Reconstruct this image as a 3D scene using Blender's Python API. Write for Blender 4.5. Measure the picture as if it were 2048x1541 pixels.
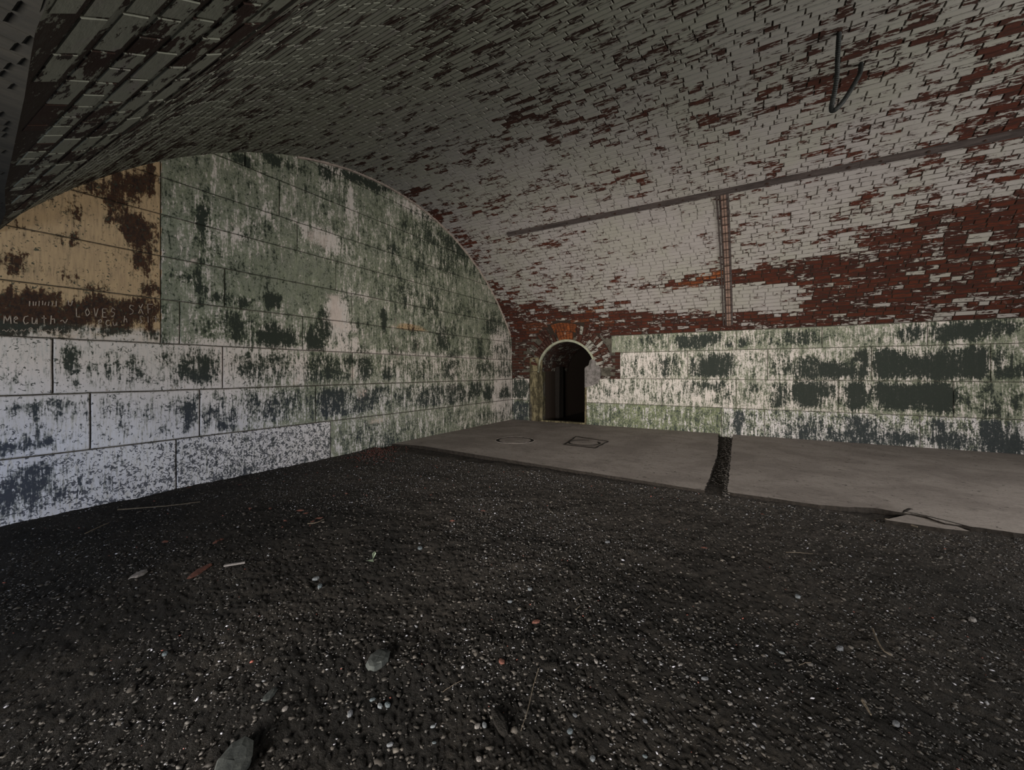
import bpy, math, random
import numpy as np
from mathutils import Vector
random.seed(7); RS = np.random.RandomState(11)
S = bpy.context.scene
COL = S.collection
for o in list(bpy.data.objects): bpy.data.objects.remove(o)

# ------------------------------------------------------------------ frame of the place
# x = across the vault (0 beside the camera, 8.64 at the right wall), y = along the vault (5.03 at the end wall), z up, slab top at 0
EYE = 1.18
A = math.radians(30.2)
FW = (math.cos(A), math.sin(A))            # viewing direction in plan
RT = (math.sin(A), -math.cos(A))           # right hand in plan
F, CX, HY = 810.0, 1024.0, 743.5
DU, DV = 8.64, 5.03

# ------------------------------------------------------------------ camera
cam = bpy.data.cameras.new('camera'); camo = bpy.data.objects.new('camera', cam); COL.objects.link(camo)
camo.location = (0, 0, EYE); camo.rotation_euler = (math.pi/2, 0, A - math.pi/2)
cam.sensor_width = 36; cam.lens = F/2048*36; cam.shift_y = -(770.5-HY)/2048; cam.clip_start = 0.02
S.camera = camo

# ------------------------------------------------------------------ world, lights, exposure
w = bpy.data.worlds.new('world'); S.world = w; w.use_nodes = True
w.node_tree.nodes['Background'].inputs[0].default_value = (0.62, 0.74, 1.0, 1)
w.node_tree.nodes['Background'].inputs[1].default_value = 0.03
S.view_settings.view_transform = 'Standard'; S.view_settings.look = 'None'
S.view_settings.exposure = 0; S.view_settings.gamma = 1; S.view_settings.use_curve_mapping = False

def area(name, loc, target, sx, sy, power, col, spread=180):
    l = bpy.data.lights.new(name, 'AREA'); l.shape = 'RECTANGLE'; l.size = sx; l.size_y = sy
    l.energy = power; l.color = col; l.spread = math.radians(spread)
    o = bpy.data.objects.new(name, l); COL.objects.link(o); o.location = loc
    d = Vector(target) - Vector(loc); o.rotation_euler = d.to_track_quat('-Z', 'Y').to_euler()
    return o
LIGHTS = [
 ('daylight_side_opening', (-2.7, .9, .75), (8.6, 1.7, 1.35), 1.7, 1.0, 145, (1.0, .93, .84), 68),
 ('added_front_fill', (2.7, -5.7, 1.5), (4.0, 5.0, 1.7), 4.4, 2.4, 355, (1.0, .975, .94), 170),  # added fill light for end wall and vault; no opening is built there
 ('daylight_embrasure', (-1.9, 3.3, 0.7), (1.6, 5.03, 0.6),   1.0, .8, 38, (.76, .86, 1.0), 150),
]
for L in LIGHTS: area(*L)

# ------------------------------------------------------------------ helpers
def left(x, y):                                   # picture point -> (x, z) on the end wall
    d = (x-CX)/F; dx = FW[0]+d*RT[0]; dy = FW[1]+d*RT[1]; t = DV/dy
    return dx*t, EYE+(HY-y)/F*t
def right(x, y):                                  # picture point -> (y, z) on the right wall
    d = (x-CX)/F; dx = FW[0]+d*RT[0]; dy = FW[1]+d*RT[1]; t = DU/dx
    return dy*t, EYE+(HY-y)/F*t
def ground(x, y, z=0.0):
    t = (EYE-z)*F/(y-HY); d = (x-CX)/F
    return (FW[0]+d*RT[0])*t, (FW[1]+d*RT[1])*t
CU, CZ, R = 4.55, -1.89+EYE, 4.88
PH0 = math.atan2(0.77+EYE-CZ, 4.087); PH1 = math.atan2(2.98, -3.83); ARC = R*(PH1-PH0)
HX = [.72, .60, .46, .34, .26, .20]; HZ = [1.09, 1.0, .925, .862, .80, .72]      # sagging left haunch, down to its springing
HL = np.r_[0, np.cumsum(np.hypot(np.diff(HX), np.diff(HZ)))]; EXT = float(HL[-1])-.002
GZ = [.72, .78, .86, .94, 1.07, 1.09]; GY = [.9, 1.27, 2.03, 3.3, 4.9, 5.03]       # side opening cuts the haunch: height over distance
def prof(s):                                      # arc length from the right springing -> x, z, inward normal
    if s <= ARC:
        p = PH0+s/R
        return CU+R*math.cos(p), CZ+R*math.sin(p), -math.cos(p), -math.sin(p)
    d = s-ARC; x = float(np.interp(d, HL, HX)); z = float(np.interp(d, HL, HZ)); e = .05
    x1 = float(np.interp(d+e, HL, HX)); z1 = float(np.interp(d+e, HL, HZ)); x0 = float(np.interp(d-e, HL, HX)); z0 = float(np.interp(d-e, HL, HZ)); L = math.hypot(x1-x0, z1-z0) or 1
    nx, nz = -(z1-z0)/L, (x1-x0)/L
    return x, z+EYE, nx, nz
def prof_at_z(z):                                 # right haunch only
    return DU if z <= EYE+.77 else CU+math.sqrt(max(0, R*R-(z-CZ)**2))
def vault(x, y):                                  # picture point -> (s, y) on the vault
    d = (x-CX)/F; a = FW[0]+d*RT[0]; v = FW[1]+d*RT[1]; b = (HY-y)/F
    c0, c1 = CU, CZ-EYE; Aq = a*a+b*b; B = -2*(a*c0+b*c1); C = c0*c0+c1*c1-R*R
    q = B*B-4*Aq*C
    if b/a > 1.514:
        k = int(np.argmin([abs(math.atan2(float(np.interp(l, HL, HZ)), float(np.interp(l, HL, HX)))-math.atan2(b, a)) for l in np.linspace(0, EXT, 60)])); l = EXT*k/59
        return ARC+l, v*float(np.interp(l, HL, HX))/a
    t = (-B+math.sqrt(q))/(2*Aq); p = math.atan2(b*t-c1, a*t-c0)
    return (p-PH0)*R, v*t
def project(P):
    P = np.asarray(P, float); dep = P[..., 0]*FW[0]+P[..., 1]*FW[1]; lat = P[..., 0]*RT[0]+P[..., 1]*RT[1]
    return CX+F*lat/dep, HY-F*(P[..., 2]-EYE)/dep, dep

def tag(o, label=None, cat=None, group=None, kind=None):
    if label: o['label'] = label
    if cat: o['category'] = cat
    if group: o['group'] = group
    if kind: o['kind'] = kind
    return o
def mk(name, verts, faces, mat, parent=None, smooth=False, attrs=None, label=None):
    me = bpy.data.meshes.new(name); me.from_pydata([tuple(v) for v in verts], [], [tuple(f) for f in faces])
    me.materials.append(mat)
    if smooth: me.polygons.foreach_set('use_smooth', [True]*len(me.polygons))
    for k, a in (attrs or {}).items():
        at = me.color_attributes.new(k, 'FLOAT_COLOR', 'POINT')
        at.data.foreach_set('color', np.asarray(a, np.float32).ravel())
    me.update()
    o = bpy.data.objects.new(name, me); COL.objects.link(o)
    if parent: o.parent = parent
    if label: o['label'] = label
    return o
def empty(name, loc=(0, 0, 0)):
    o = bpy.data.objects.new(name, None); COL.objects.link(o); o.location = loc; o.empty_display_size = .1; return o

def box(c, s, ch=0.0):
    x, y, z = c; a, b, d = s[0]/2, s[1]/2, s[2]/2
    v = [(x+i*a, y+j*b, z+k*d) for i in (-1, 1) for j in (-1, 1) for k in (-1, 1)]
    return v, [(0,1,3,2),(4,6,7,5),(0,4,5,1),(2,3,7,6),(0,2,6,4),(1,5,7,3)]
def tube(path, r, n=8, wob=None):
    V, Fc = [], []; P = [Vector(p) for p in path]
    for i, p in enumerate(P):
        t = (P[min(i+1, len(P)-1)]-P[max(i-1, 0)]).normalized()
        u = t.cross(Vector((0.13, .31, .94))).normalized(); q = t.cross(u)
        rr = r if wob is None else r*wob(i)
        if not isinstance(r, (int, float)): rr = r[i]
        for k in range(n):
            a = 2*math.pi*k/n; V.append(p+(u*math.cos(a)+q*math.sin(a))*rr)
    for i in range(len(P)-1):
        for k in range(n):
            Fc.append((i*n+k, i*n+(k+1) % n, (i+1)*n+(k+1) % n, (i+1)*n+k))
    Fc.append(tuple(range(n))[::-1]); Fc.append(tuple(range((len(P)-1)*n, len(P)*n)))
    return V, Fc
def merge(*parts):
    V, Fc = [], []
    for v, f in parts:
        o = len(V); V += list(v); Fc += [tuple(i+o for i in q) for q in f]
    return V, Fc

# value noise in numpy
_T = RS.rand(256, 256)
def vn(x, y):
    x = np.asarray(x, float); y = np.asarray(y, float); xi = np.floor(x).astype(int); yi = np.floor(y).astype(int); fx = x-xi; fy = y-yi
    fx = fx*fx*(3-2*fx); fy = fy*fy*(3-2*fy)
    g = lambda a, b: _T[a % 256, b % 256]
    return (g(xi, yi)*(1-fx)+g(xi+1, yi)*fx)*(1-fy)+(g(xi, yi+1)*(1-fx)+g(xi+1, yi+1)*fx)*fy
def fbm(x, y, o=4):
    s = 0; a = .5
    for k in range(o): s = s+a*vn(x*2**k+17*k, y*2**k+31*k); a *= .5
    return s

# ------------------------------------------------------------------ materials
class NT:
    def __init__(s, name, rough=.9, spec=.2):
        s.m = bpy.data.materials.new(name); s.m.use_nodes = True; s.t = s.m.node_tree; s.b = s.t.nodes['Principled BSDF']
        s.b.inputs['Roughness'].default_value = rough; s.b.inputs['Specular IOR Level'].default_value = spec
    def n(s, ty, **k):
        nd = s.t.nodes.new(ty)
        for a, v in k.items(): setattr(nd, a, v)
        return nd
    def l(s, a, b): s.t.links.new(a, b)
    def set(s, sock, v):
        if hasattr(v, 'is_output'): s.l(v, sock)
        elif v is not None:
            if isinstance(v, (tuple, list)) and len(v) == 3 and sock.type == 'RGBA': v = (*v, 1)
            sock.default_value = v
    def coord(s, sc=(1, 1, 1), obj=True):
        tc = s.n('ShaderNodeTexCoord'); mp = s.n('ShaderNodeMapping'); s.l(tc.outputs['Object' if obj else 'Generated'], mp.inputs[0]); mp.inputs['Scale'].default_value = sc
        return mp.outputs[0]
    def noise(s, vec, scale, det=6, rough=.6, dist=0):
        nd = s.n('ShaderNodeTexNoise'); s.l(vec, nd.inputs['Vector']); nd.inputs['Scale'].default_value = scale; nd.inputs['Detail'].default_value = det
        nd.inputs['Roughness'].default_value = rough; nd.inputs['Distortion'].default_value = dist
        return nd.outputs[0]
    def m_(s, op, a, b=None, c=None, clamp=False):
        nd = s.n('ShaderNodeMath', operation=op, use_clamp=clamp)
        s.set(nd.inputs[0], a)
        if b is not None: s.set(nd.inputs[1], b)
        if c is not None: s.set(nd.inputs[2], c)
        return nd.outputs[0]
    def add(s, *a):
        r = a[0]
        for b in a[1:]: r = s.m_('ADD', r, b)
        return r
    def mul(s, a, b): return s.m_('MULTIPLY', a, b)
    def cen(s, a, k): return s.m_('MULTIPLY_ADD', a, k, -.5*k)      # (a-.5)*k
    def step(s, v, lo, hi):
        nd = s.n('ShaderNodeMapRange', interpolation_type='SMOOTHSTEP'); s.l(v, nd.inputs[0]); nd.inputs[1].default_value = lo; nd.inputs[2].default_value = hi
        return nd.outputs[0]
    def mix(s, f, a, b):
        nd = s.n('ShaderNodeMix', data_type='RGBA'); s.set(nd.inputs[0], f); s.set(nd.inputs[6], a); s.set(nd.inputs[7], b); return nd.outputs[2]
    def attr(s, name):
        nd = s.n('ShaderNodeAttribute', attribute_name=name); sp = s.n('ShaderNodeSeparateColor'); s.l(nd.outputs['Color'], sp.inputs[0])
        return sp.outputs[0], sp.outputs[1], sp.outputs[2]
    def bump(s, h, st=.4, dist=.01):
        nd = s.n('ShaderNodeBump'); nd.inputs['Strength'].default_value = st; nd.inputs['Distance'].default_value = dist; s.l(h, nd.inputs['Height']); s.l(nd.outputs[0], s.b.inputs['Normal'])
    def out(s, c): s.set(s.b.inputs['Base Color'], c); return s.m

def ashlar_mat():
    t = NT('whitewashed_granite'); D_, G_, B_ = t.attr('fa'); SP, PK, BL = t.attr('fb')
    st = t.noise(t.coord((1, 1, .20)), 17, 10, .72, .25)
    bl = t.noise(t.coord(), 6.0, 10, .74, .5)
    fine = t.noise(t.coord((1, 1, .8)), 42, 4, .6, .6)
    fst = t.noise(t.coord((1, 1, .12)), 60, 5, .7)
    # layers
    base = t.mix(BL, (.53, .465, .42), (.53, .54, .60))
    base = t.mix(t.step(t.noise(t.coord(), 1.7, 6), .38, .62), base, t.mix(BL, (.50, .45, .405), (.45, .46, .53)))
    base = t.mix(t.step(fst, .42, .75), base, (.40, .385, .36))
    gm = t.step(t.add(G_, t.cen(st, 1.6), t.cen(bl, 1.1), t.cen(fine, 1.0), t.cen(fst, 1.3)), .30, .62)
    gcol = t.mix(t.step(fst, .38, .62), (.058, .080, .040), (.205, .225, .150))
    gcol = t.mix(t.step(bl, .4, .6), gcol, t.mix(.45, gcol, (.17, .18, .145)))
    gcol = t.mix(t.step(SP, .45, .52), gcol, t.mix(t.step(fst, .35, .65), (.042, .062, .018), (.17, .20, .085)))
    c = t.mix(t.mul(gm, .88), base, gcol)
    # ochre wash with dark brown scab
    och = t.mix(t.step(fst, .35, .7), (.40, .285, .160), (.30, .21, .125))
    bm = t.step(t.add(B_, t.cen(bl, .25)), .42, .58)
    c = t.mix(bm, c, och)
    dcol = t.mix(bm, t.mix(BL, (.020, .025, .019), (.030, .036, .052)), t.mix(t.step(fine, .35, .65), (.016, .010, .009), (.048, .022, .012)))
    rust = t.step(t.add(D_, t.cen(st, 1.3), t.cen(bl, 1.2), t.cen(fine, 1.0)), .42, .6)
    c = t.mix(t.mul(t.mul(rust, bm), .8), c, (.13, .062, .03))
    halo = t.step(t.add(D_, t.cen(st, 1.3), t.cen(bl, 1.2), t.cen(fst, 1.6), t.cen(fine, .8)), .26, .62)
    c = t.mix(t.mul(halo, t.m_('MULTIPLY_ADD', bm, -.35, .72)), c, t.mix(BL, (.060, .074, .042), (.072, .088, .085)))
    dm = t.step(t.add(D_, t.cen(st, 1.7), t.cen(bl, 1.3), t.cen(fine, 1.2), t.cen(fst, .9)), .47, .68)
    c = t.mix(t.mul(dm, .95), c, dcol)
    # worm-like speckle
    sp2 = t.noise(t.coord(), 34, 2, .5, 1.2)
    sm = t.step(t.add(sp2, t.mul(SP, .15), t.cen(bl, .3)), .64, .68)
    c = t.mix(t.mul(sm, .9), c, t.mix(BL, (.035, .042, .03), (.04, .044, .06)))
    # scraped clean patches
    pm = t.step(t.add(PK, t.cen(fine, 1.2), t.cen(st, 1.5), t.cen(fst, .8)), .42, .8)
    c = t.mix(t.mul(pm, .85), c, (.50, .42, .37))
    t.bump(t.add(bl, t.mul(fine, .5), t.mul(dm, -.35)), .5, .008)
    return t.out(c)

def brick_mat(name, mortar=False):
    t = NT(name); EX, RN, OR = t.attr('fa'); TN, WT, _ = t.attr('fb')
    n1 = t.noise(t.coord((1, .35, 1)), 12, 7, .66, .4)
    n2 = t.noise(t.coord((1, .26, 1)), 42, 5, .7)
    n3 = t.noise(t.coord(), 1.3, 5, .6)
    paint = t.mix(t.step(n3, .35, .65), (.270, .258, .225), (.285, .262, .250))
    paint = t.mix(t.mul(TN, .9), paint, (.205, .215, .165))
    paint = t.mix(t.step(n1, .5, .72), paint, (.225, .205, .19))
    brick = t.mix(RN, (.026, .008, .006), (.082, .020, .010))
    brick = t.mix(t.step(n2, .4, .7), brick, (.026, .013, .010))
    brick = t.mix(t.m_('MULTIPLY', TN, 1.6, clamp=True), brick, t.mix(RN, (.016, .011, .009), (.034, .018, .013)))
    brick = t.mix(OR, brick, t.mix(t.step(n2, .35, .65), (.30, .085, .022), (.06, .022, .012)))
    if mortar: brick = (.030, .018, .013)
    m = t.step(t.add(EX, t.cen(RN, .50), t.cen(n1, 1.5), t.cen(n2, 1.7), .20 if mortar else 0.0), .50, .58)
    c = t.mix(m, paint, brick)
    c = t.mix(t.mul(t.step(t.add(n2, t.mul(TN, .1)), .62, .8), .5), c, (.06, .055, .045))
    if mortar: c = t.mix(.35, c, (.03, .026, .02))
    t.bump(t.add(n2, t.mul(n1, .4), t.mul(m, -.6)), .6, .006)
    return t.out(c)

def simple(name, c1, c2, scale=12, rough=.9, bump=.4, sc=(1, 1, 1), det=7, lo=.35, hi=.65, dist=.006, metal=0):
    t = NT(name, rough); n = t.noise(t.coord(sc), scale, det, .65, .3); n2 = t.noise(t.coord(sc), scale*5, 4)
    t.bump(t.add(n, t.mul(n2, .5)), bump, dist); t.b.inputs['Metallic'].default_value = metal
    return t.out(t.mix(t.step(t.add(t.mul(n, .7), t.mul(n2, .3)), lo, hi), c1, c2))
M = {}
M['ashlar'] = ashlar_mat()
M['brick'] = brick_mat('whitewashed_brick'); M['mortar'] = brick_mat('old_mortar', True)
M['joint'] = simple('dark_joint', (.03, .026, .02), (.11, .10, .08), 9)
M['fillet'] = simple('pink_mortar_fillet', (.36, .29, .25), (.20, .17, .14), 14)
M['wood'] = simple('weathered_batten', (.27, .175, .14), (.10, .07, .055), 18, sc=(1, .15, 1))
M['darkwood'] = simple('dark_batten', (.036, .028, .026), (.075, .06, .055), 16, sc=(1, .15, 1))
M['iron'] = simple('rusty_iron', (.018, .012, .010), (.05, .028, .02), 30, .75)
M['cable'] = simple('black_corrugated_sheath', (.012, .013, .013), (.03, .032, .03), 40, .5)
M['green_rim'] = simple('green_stained_render', (.20, .22, .15), (.34, .33, .26), 12)
M['ochre'] = simple('ochre_stained_stone', (.045, .038, .022), (.20, .17, .10), 8, sc=(1, 1, .4), lo=.45, hi=.62)
M['rock'] = simple('flat_grey_rock', (.019, .022, .022), (.040, .044, .042), 14)
M['stick'] = simple('pale_stick', (.30, .25, .21), (.17, .14, .11), 30)
M['twig'] = simple('dry_twig', (.13, .11, .085), (.07, .055, .04), 30)
M['leaf'] = simple('pale_green_leaf', (.22, .30, .20), (.36, .42, .32), 30)
M['redbit'] = simple('brick_crumb', (.05, .022, .017), (.12, .048, .036), 20)
M['white'] = simple('bleached_wood', (.17, .155, .155), (.09, .085, .08), 20)
M['scratch'] = simple('scratched_wash', (.34, .28, .22), (.18, .14, .11), 20)
def shade_sides(o, n_top=1):  # shadow along the slab edge, painted as near-black side faces
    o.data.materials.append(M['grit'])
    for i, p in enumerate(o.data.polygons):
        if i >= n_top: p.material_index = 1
def slab_mat():
    t = NT('worn_concrete'); n = t.noise(t.coord((1, 1, 1)), 1.6, 8, .65, .5); n2 = t.noise(t.coord(), 26, 7, .7); n3 = t.noise(t.coord((1.6, .5, 1)), 9, 8, .72, .6)
    c = t.mix(t.step(n, .35, .65), (.215, .188, .173), (.30, .267, .246))
    c = t.mix(t.mul(t.step(n2, .5, .8), .7), c, (.09, .078, .07))
    c = t.mix(t.mul(t.step(n3, .53, .63), .35), c, (.11, .096, .085)); n4 = t.noise(t.coord((1, 1, 1)), 17, 5, .6, 1.0); c = t.mix(t.mul(t.step(n4, .62, .68), .8), c, (.04, .034, .03))
    t.bump(t.add(n3, t.mul(n2, .5)), .45, .01); return t.out(c)
M['slab'] = slab_mat(); M['soffit_shade'] = simple('grimy_shaded_brick', (.010, .010, .009), (.020, .019, .016), 9, sc=(.3, 1, 1)); M['grit'] = simple('dark_grit_edge_shade', (.008, .0065, .0055), (.022, .018, .015), 40)  # soffit brick near black: grime plus lack of light put into its colour
def dirt_mat():
    t = NT('gravelly_dirt'); n = t.noise(t.coord(), 1.1, 8, .62, .4); n2 = t.noise(t.coord(), 34, 6, .75); n3 = t.noise(t.coord(), 130, 3, .7)
    sx = t.n('ShaderNodeSeparateXYZ'); t.l(t.coord(), sx.inputs[0]); dry = t.step(t.add(sx.outputs[0], t.mul(n, 3.0), t.mul(sx.outputs[1], .12)), 3.0, 6.2)  # dirt paler towards the slabs, darker near the camera
    c = t.mix(t.step(n, .38, .62), (.007, .006, .005), (.040, .034, .028)); c = t.mix(t.mul(dry, .8), c, (.115, .098, .086))
    c = t.mix(t.step(n2, .42, .68), t.mix(.75, c, (.008, .007, .006)), c)
    c = t.mix(t.mul(t.step(n3, .64, .76), .55), c, (.16, .145, .135))
    t.bump(t.add(n2, t.mul(n3, .5)), 1.0, .03); return t.out(c)
M['dirt'] = dirt_mat()
def pebble_mat():
    t = NT('mixed_gravel', .7, .3); a, b, c_ = t.attr('fa'); nd = t.n('ShaderNodeAttribute', attribute_name='fa')
    n = t.noise(t.coord(), 60, 3); t.bump(n, .3, .003)
    return t.out(t.mix(t.mul(t.step(n, .4, .7), .35), nd.outputs['Color'], (.03, .027, .024)))
M['pebble'] = pebble_mat()

# ------------------------------------------------------------------ stain fields: soft blots at places on the wall itself
def blots(conv, L):
    out = []
    for (x, y, rx, ry, a) in L:
        h, z = conv(x, y); h2, _ = conv(x+rx, y); _, z2 = conv(x, y-ry)
        out.append((h, z, max(.02, abs(h2-h)), max(.02, abs(z2-z)), a))
    return np.array(out)
def field(B, h, z, base=0.0, hard=2.2):
    h = np.asarray(h, float); z = np.asarray(z, float); r = np.full(h.shape, float(base)) if np.isscalar(base) else np.array(base, float)
    for (a, b, c, d, k) in B:
        q = np.sqrt(((h-a)/c)**2+((z-b)/d)**2)
        wgt = np.clip(1.45-q*.9, 0, 1); wgt = wgt*wgt*(3-2*wgt)
        r = r+(k-r)*wgt if k >= 0 else r*(1+k*wgt)
    return r
LD = blots(left, [
 (400,440,11,42,.95),(402,520,8,70,.55),(425,500,4,70,.45),(440,520,4,60,.35),(350,548,16,5,.6),(375,560,20,8,.75),(405,577,18,8,.85),(440,594,20,8,.85),(455,602,12,5,.7),
 (545,600,15,12,1.1),(487,607,14,9,.85),(560,614,8,4,.7),(545,672,26,24,.95),(580,675,14,20,.85),(470,655,36,32,.62),(415,660,26,26,.5),(632,680,24,24,.78),(650,655,14,16,.7),
 (768,640,5,24,1.0),(655,624,12,7,.75),(490,322,22,9,.75),(545,318,22,10,.8),(590,335,18,9,.6),(655,345,22,9,.7),(700,352,22,8,.9),(740,368,26,9,1.0),(772,378,8,6,.8),(336,330,6,7,.75),
 (615,466,6,6,.8),(785,500,10,6,.95),(790,530,6,14,.5),(825,470,28,26,.42),(870,465,32,26,.5),(915,500,28,24,.68),(900,530,22,26,.55),(960,540,26,20,.45),(845,530,16,26,.45),
 (815,590,20,26,.52),(865,610,20,26,.5),(930,620,24,20,.48),(985,650,14,22,.6),(905,655,10,18,.5),(875,645,20,14,.4),(700,430,18,22,.3),(760,430,20,20,.3),
 (735,660,8,20,.4),(830,680,8,24,.6),(885,680,12,26,.75),(840,670,26,5,.4),(960,690,6,24,.6),(1000,700,14,10,.55),(780,690,12,12,.45),
 (395,738,32,32,.72),(325,712,3,24,.9),(345,750,22,20,.38),(290,740,30,22,.36),(258,732,18,22,.35),(505,735,28,34,.58),(560,728,22,36,.62),(640,740,34,36,.6),(700,728,10,14,.85),(726,735,14,32,.75),(775,748,8,12,1.0),(690,745,16,20,.5),
 (800,725,30,28,.45),(855,740,40,32,.48),(905,740,14,30,.72),(970,738,16,28,.62),(1008,742,12,26,.55),(930,750,20,20,.35),
 (80,693,13,6,1.0),(172,692,14,5,.95),(136,706,8,10,.85),(140,724,15,6,.85),(145,745,9,9,.7),(57,722,8,4,.7),(80,738,18,10,.38),(210,750,16,22,.4),(40,765,30,12,.33),
 (50,815,22,12,.55),(115,812,22,8,.55),(150,815,18,16,.5),(110,842,18,22,.5),(175,820,10,26,.6),(8,850,10,24,.8),(65,895,55,9,.72),(8,905,24,14,.75),(100,853,10,14,.5),
 (270,810,30,26,.38),(235,830,24,24,.34),(330,815,20,20,.36),(375,832,12,32,.85),(358,820,8,20,.5),(440,838,28,26,.58),(330,860,20,5,.5),(500,800,16,22,.45),(540,815,22,26,.5),(575,800,26,28,.5),(610,815,22,20,.4),
 (665,805,34,32,.8),(740,795,36,26,.62),(700,815,30,20,.6),(830,790,30,26,.5),(875,795,30,24,.66),(915,790,30,22,.68),(952,775,8,18,.8),(975,788,8,14,.85),(1010,790,10,14,.8),(765,820,20,16,.4),
 (45,975,42,38,.85),(20,1000,30,30,.7),(75,945,30,20,.62),(110,970,22,22,.66),(130,975,26,20,.55),(60,1015,50,16,.6),(253,956,9,6,1.1),(200,955,40,30,.34),
 (770,885,20,16,.62),(730,870,30,28,.45),(690,890,20,26,.42),(820,870,30,20,.4),(900,860,30,20,.35),(970,840,40,16,.5),(1010,825,14,16,.5),
 # inside the ochre part
 (270,370,40,22,.85),(232,395,30,20,.75),(300,350,14,30,.9),(180,375,24,14,.5),(135,405,14,6,.7),(150,430,24,12,.5),(255,430,30,12,.6),(275,465,34,26,.95),(235,445,22,10,.7),(300,500,20,14,.7),(290,525,20,20,.75),(300,575,16,14,.75),
 (20,520,24,20,.85),(12,465,8,14,.8),(35,540,24,12,.7),(60,462,12,4,.6),(140,475,20,4,.55),(140,550,20,14,.45),(190,575,20,12,.5),(115,590,14,8,.6),(60,600,60,26,.8),(25,640,45,34,.95),(100,640,40,22,.9),(150,635,50,24,.85),(230,620,60,22,.85),(290,620,36,26,.9),(230,655,24,14,.8),(300,665,24,16,.8),(130,665,18,8,.7),
])
LG = blots(left, [(640,480,44,24,.30),(668,600,24,14,.12),(675,640,22,44,.10),(690,655,30,10,.2),(700,590,40,7,.35),(535,430,14,20,.4),(500,440,14,10,.4),(480,470,20,8,.3),(700,400,6,26,.3),(660,330,22,12,.3),(650,350,10,30,.35),
 (1005,700,20,40,.30),(1010,790,20,40,.10),(700,690,20,10,.2),(460,720,14,30,.1),(600,745,12,30,.2),(590,500,50,40,.72),(620,560,60,40,.85),(540,560,60,40,.8),(770,350,40,14,.4),(830,420,30,10,.35)])
LP = blots(left, [(665,595,14,10,.75),(672,630,15,28,.8),(690,655,14,10,.7),(748,600,40,5,.55),(640,480,34,18,.55),(700,395,4,20,.5),(655,325,12,7,.55),(470,712,8,22,.5),(835,700,5,30,.45),(792,690,5,60,.45),(600,760,12,16,.5),
 (705,745,8,14,.7),(720,785,12,16,.6),(758,840,26,8,.6),(900,775,12,12,.4),(560,420,10,18,.4),(470,448,16,6,.45),(475,455,12,8,.5),(520,560,10,8,.4),(385,525,7,6,.7),(800,400,34,6,.5),(500,312,30,4,.6)])
LO = blots(left, [(820,655,50,8,.75),(850,690,50,22,.52),(793,710,5,60,.55),(930,670,40,10,.45)])
def left_fields(x, z):
    zc = z-EYE
    D_ = np.full(x.shape, .19) + .16*(fbm(x*1.3, z*1.3)-.45)
    D_ = np.where(x > 1.73, D_+.07, D_); D_ = D_+.06*np.clip((x-3)/3, 0, 1)+.05*(zc < .28)*(zc > -.69); D_ += .30*np.clip(vn(x*2.3+20, z*1.7+3)-.62, 0, 1)*(x > 2.2)
    D_ = field(LD, x, z, D_)
    D_ -= .05*np.exp(-((x-1.73)/.05)**2)
    up = np.clip((zc-.26)/.06, 0, 1); g = up*.68
    g = np.where(zc < .27, np.clip((x-1.5)/1.8, 0, 1)*.60, g)
    g = np.where(zc < -.69, np.where(x > 3.61, .62, .03), g)
    g = g + .22*(fbm(x*.9+5, z*.9)-.47)
    g = field(LG, x, z, g)
    oc = ((x < 1.72+.006*np.sin(z*30)) & (zc > .45-.10*vn(x*3, z*0+3))).astype(float); oc = np.where((x < 1.72) & (zc > .28) & (zc <= .50), np.maximum(.47, np.clip((zc-.30)/.2, 0, 1)*.8), oc)
    oc = np.maximum(oc, field(LO, x, z, 0.)*.8)
    D_ = np.where(oc > .5, D_+.04+.2*(fbm(x*2+9, z*2.2)-.47), D_)
    g = np.where((oc > .6) | ((x < 1.72) & (zc > .28)), 0, g)
    sp = np.where((zc < -.69) & (x < 3.61), .45+.35*np.clip((x-1.2)/1, 0, 1)+.25*np.clip((-.8-zc)/.3, 0, 1), 0.05)
    sp = np.where((zc < .27) & (zc > -.69) & (x < 2.6), .16, sp)
    pk = field(LP, x, z, 0.0)
    pk = np.maximum(pk, .42*np.exp(-np.abs(zc-.29)/.02)*(x > 1.75))
    pk = np.maximum(pk, .40*np.exp(-np.abs(zc+.17)/.03))
    bl = np.clip((.1-zc)/.7, 0, 1)*np.clip(1.15-x/6.5, .1, 1)
    return D_, g, oc, sp, pk, bl
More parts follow.
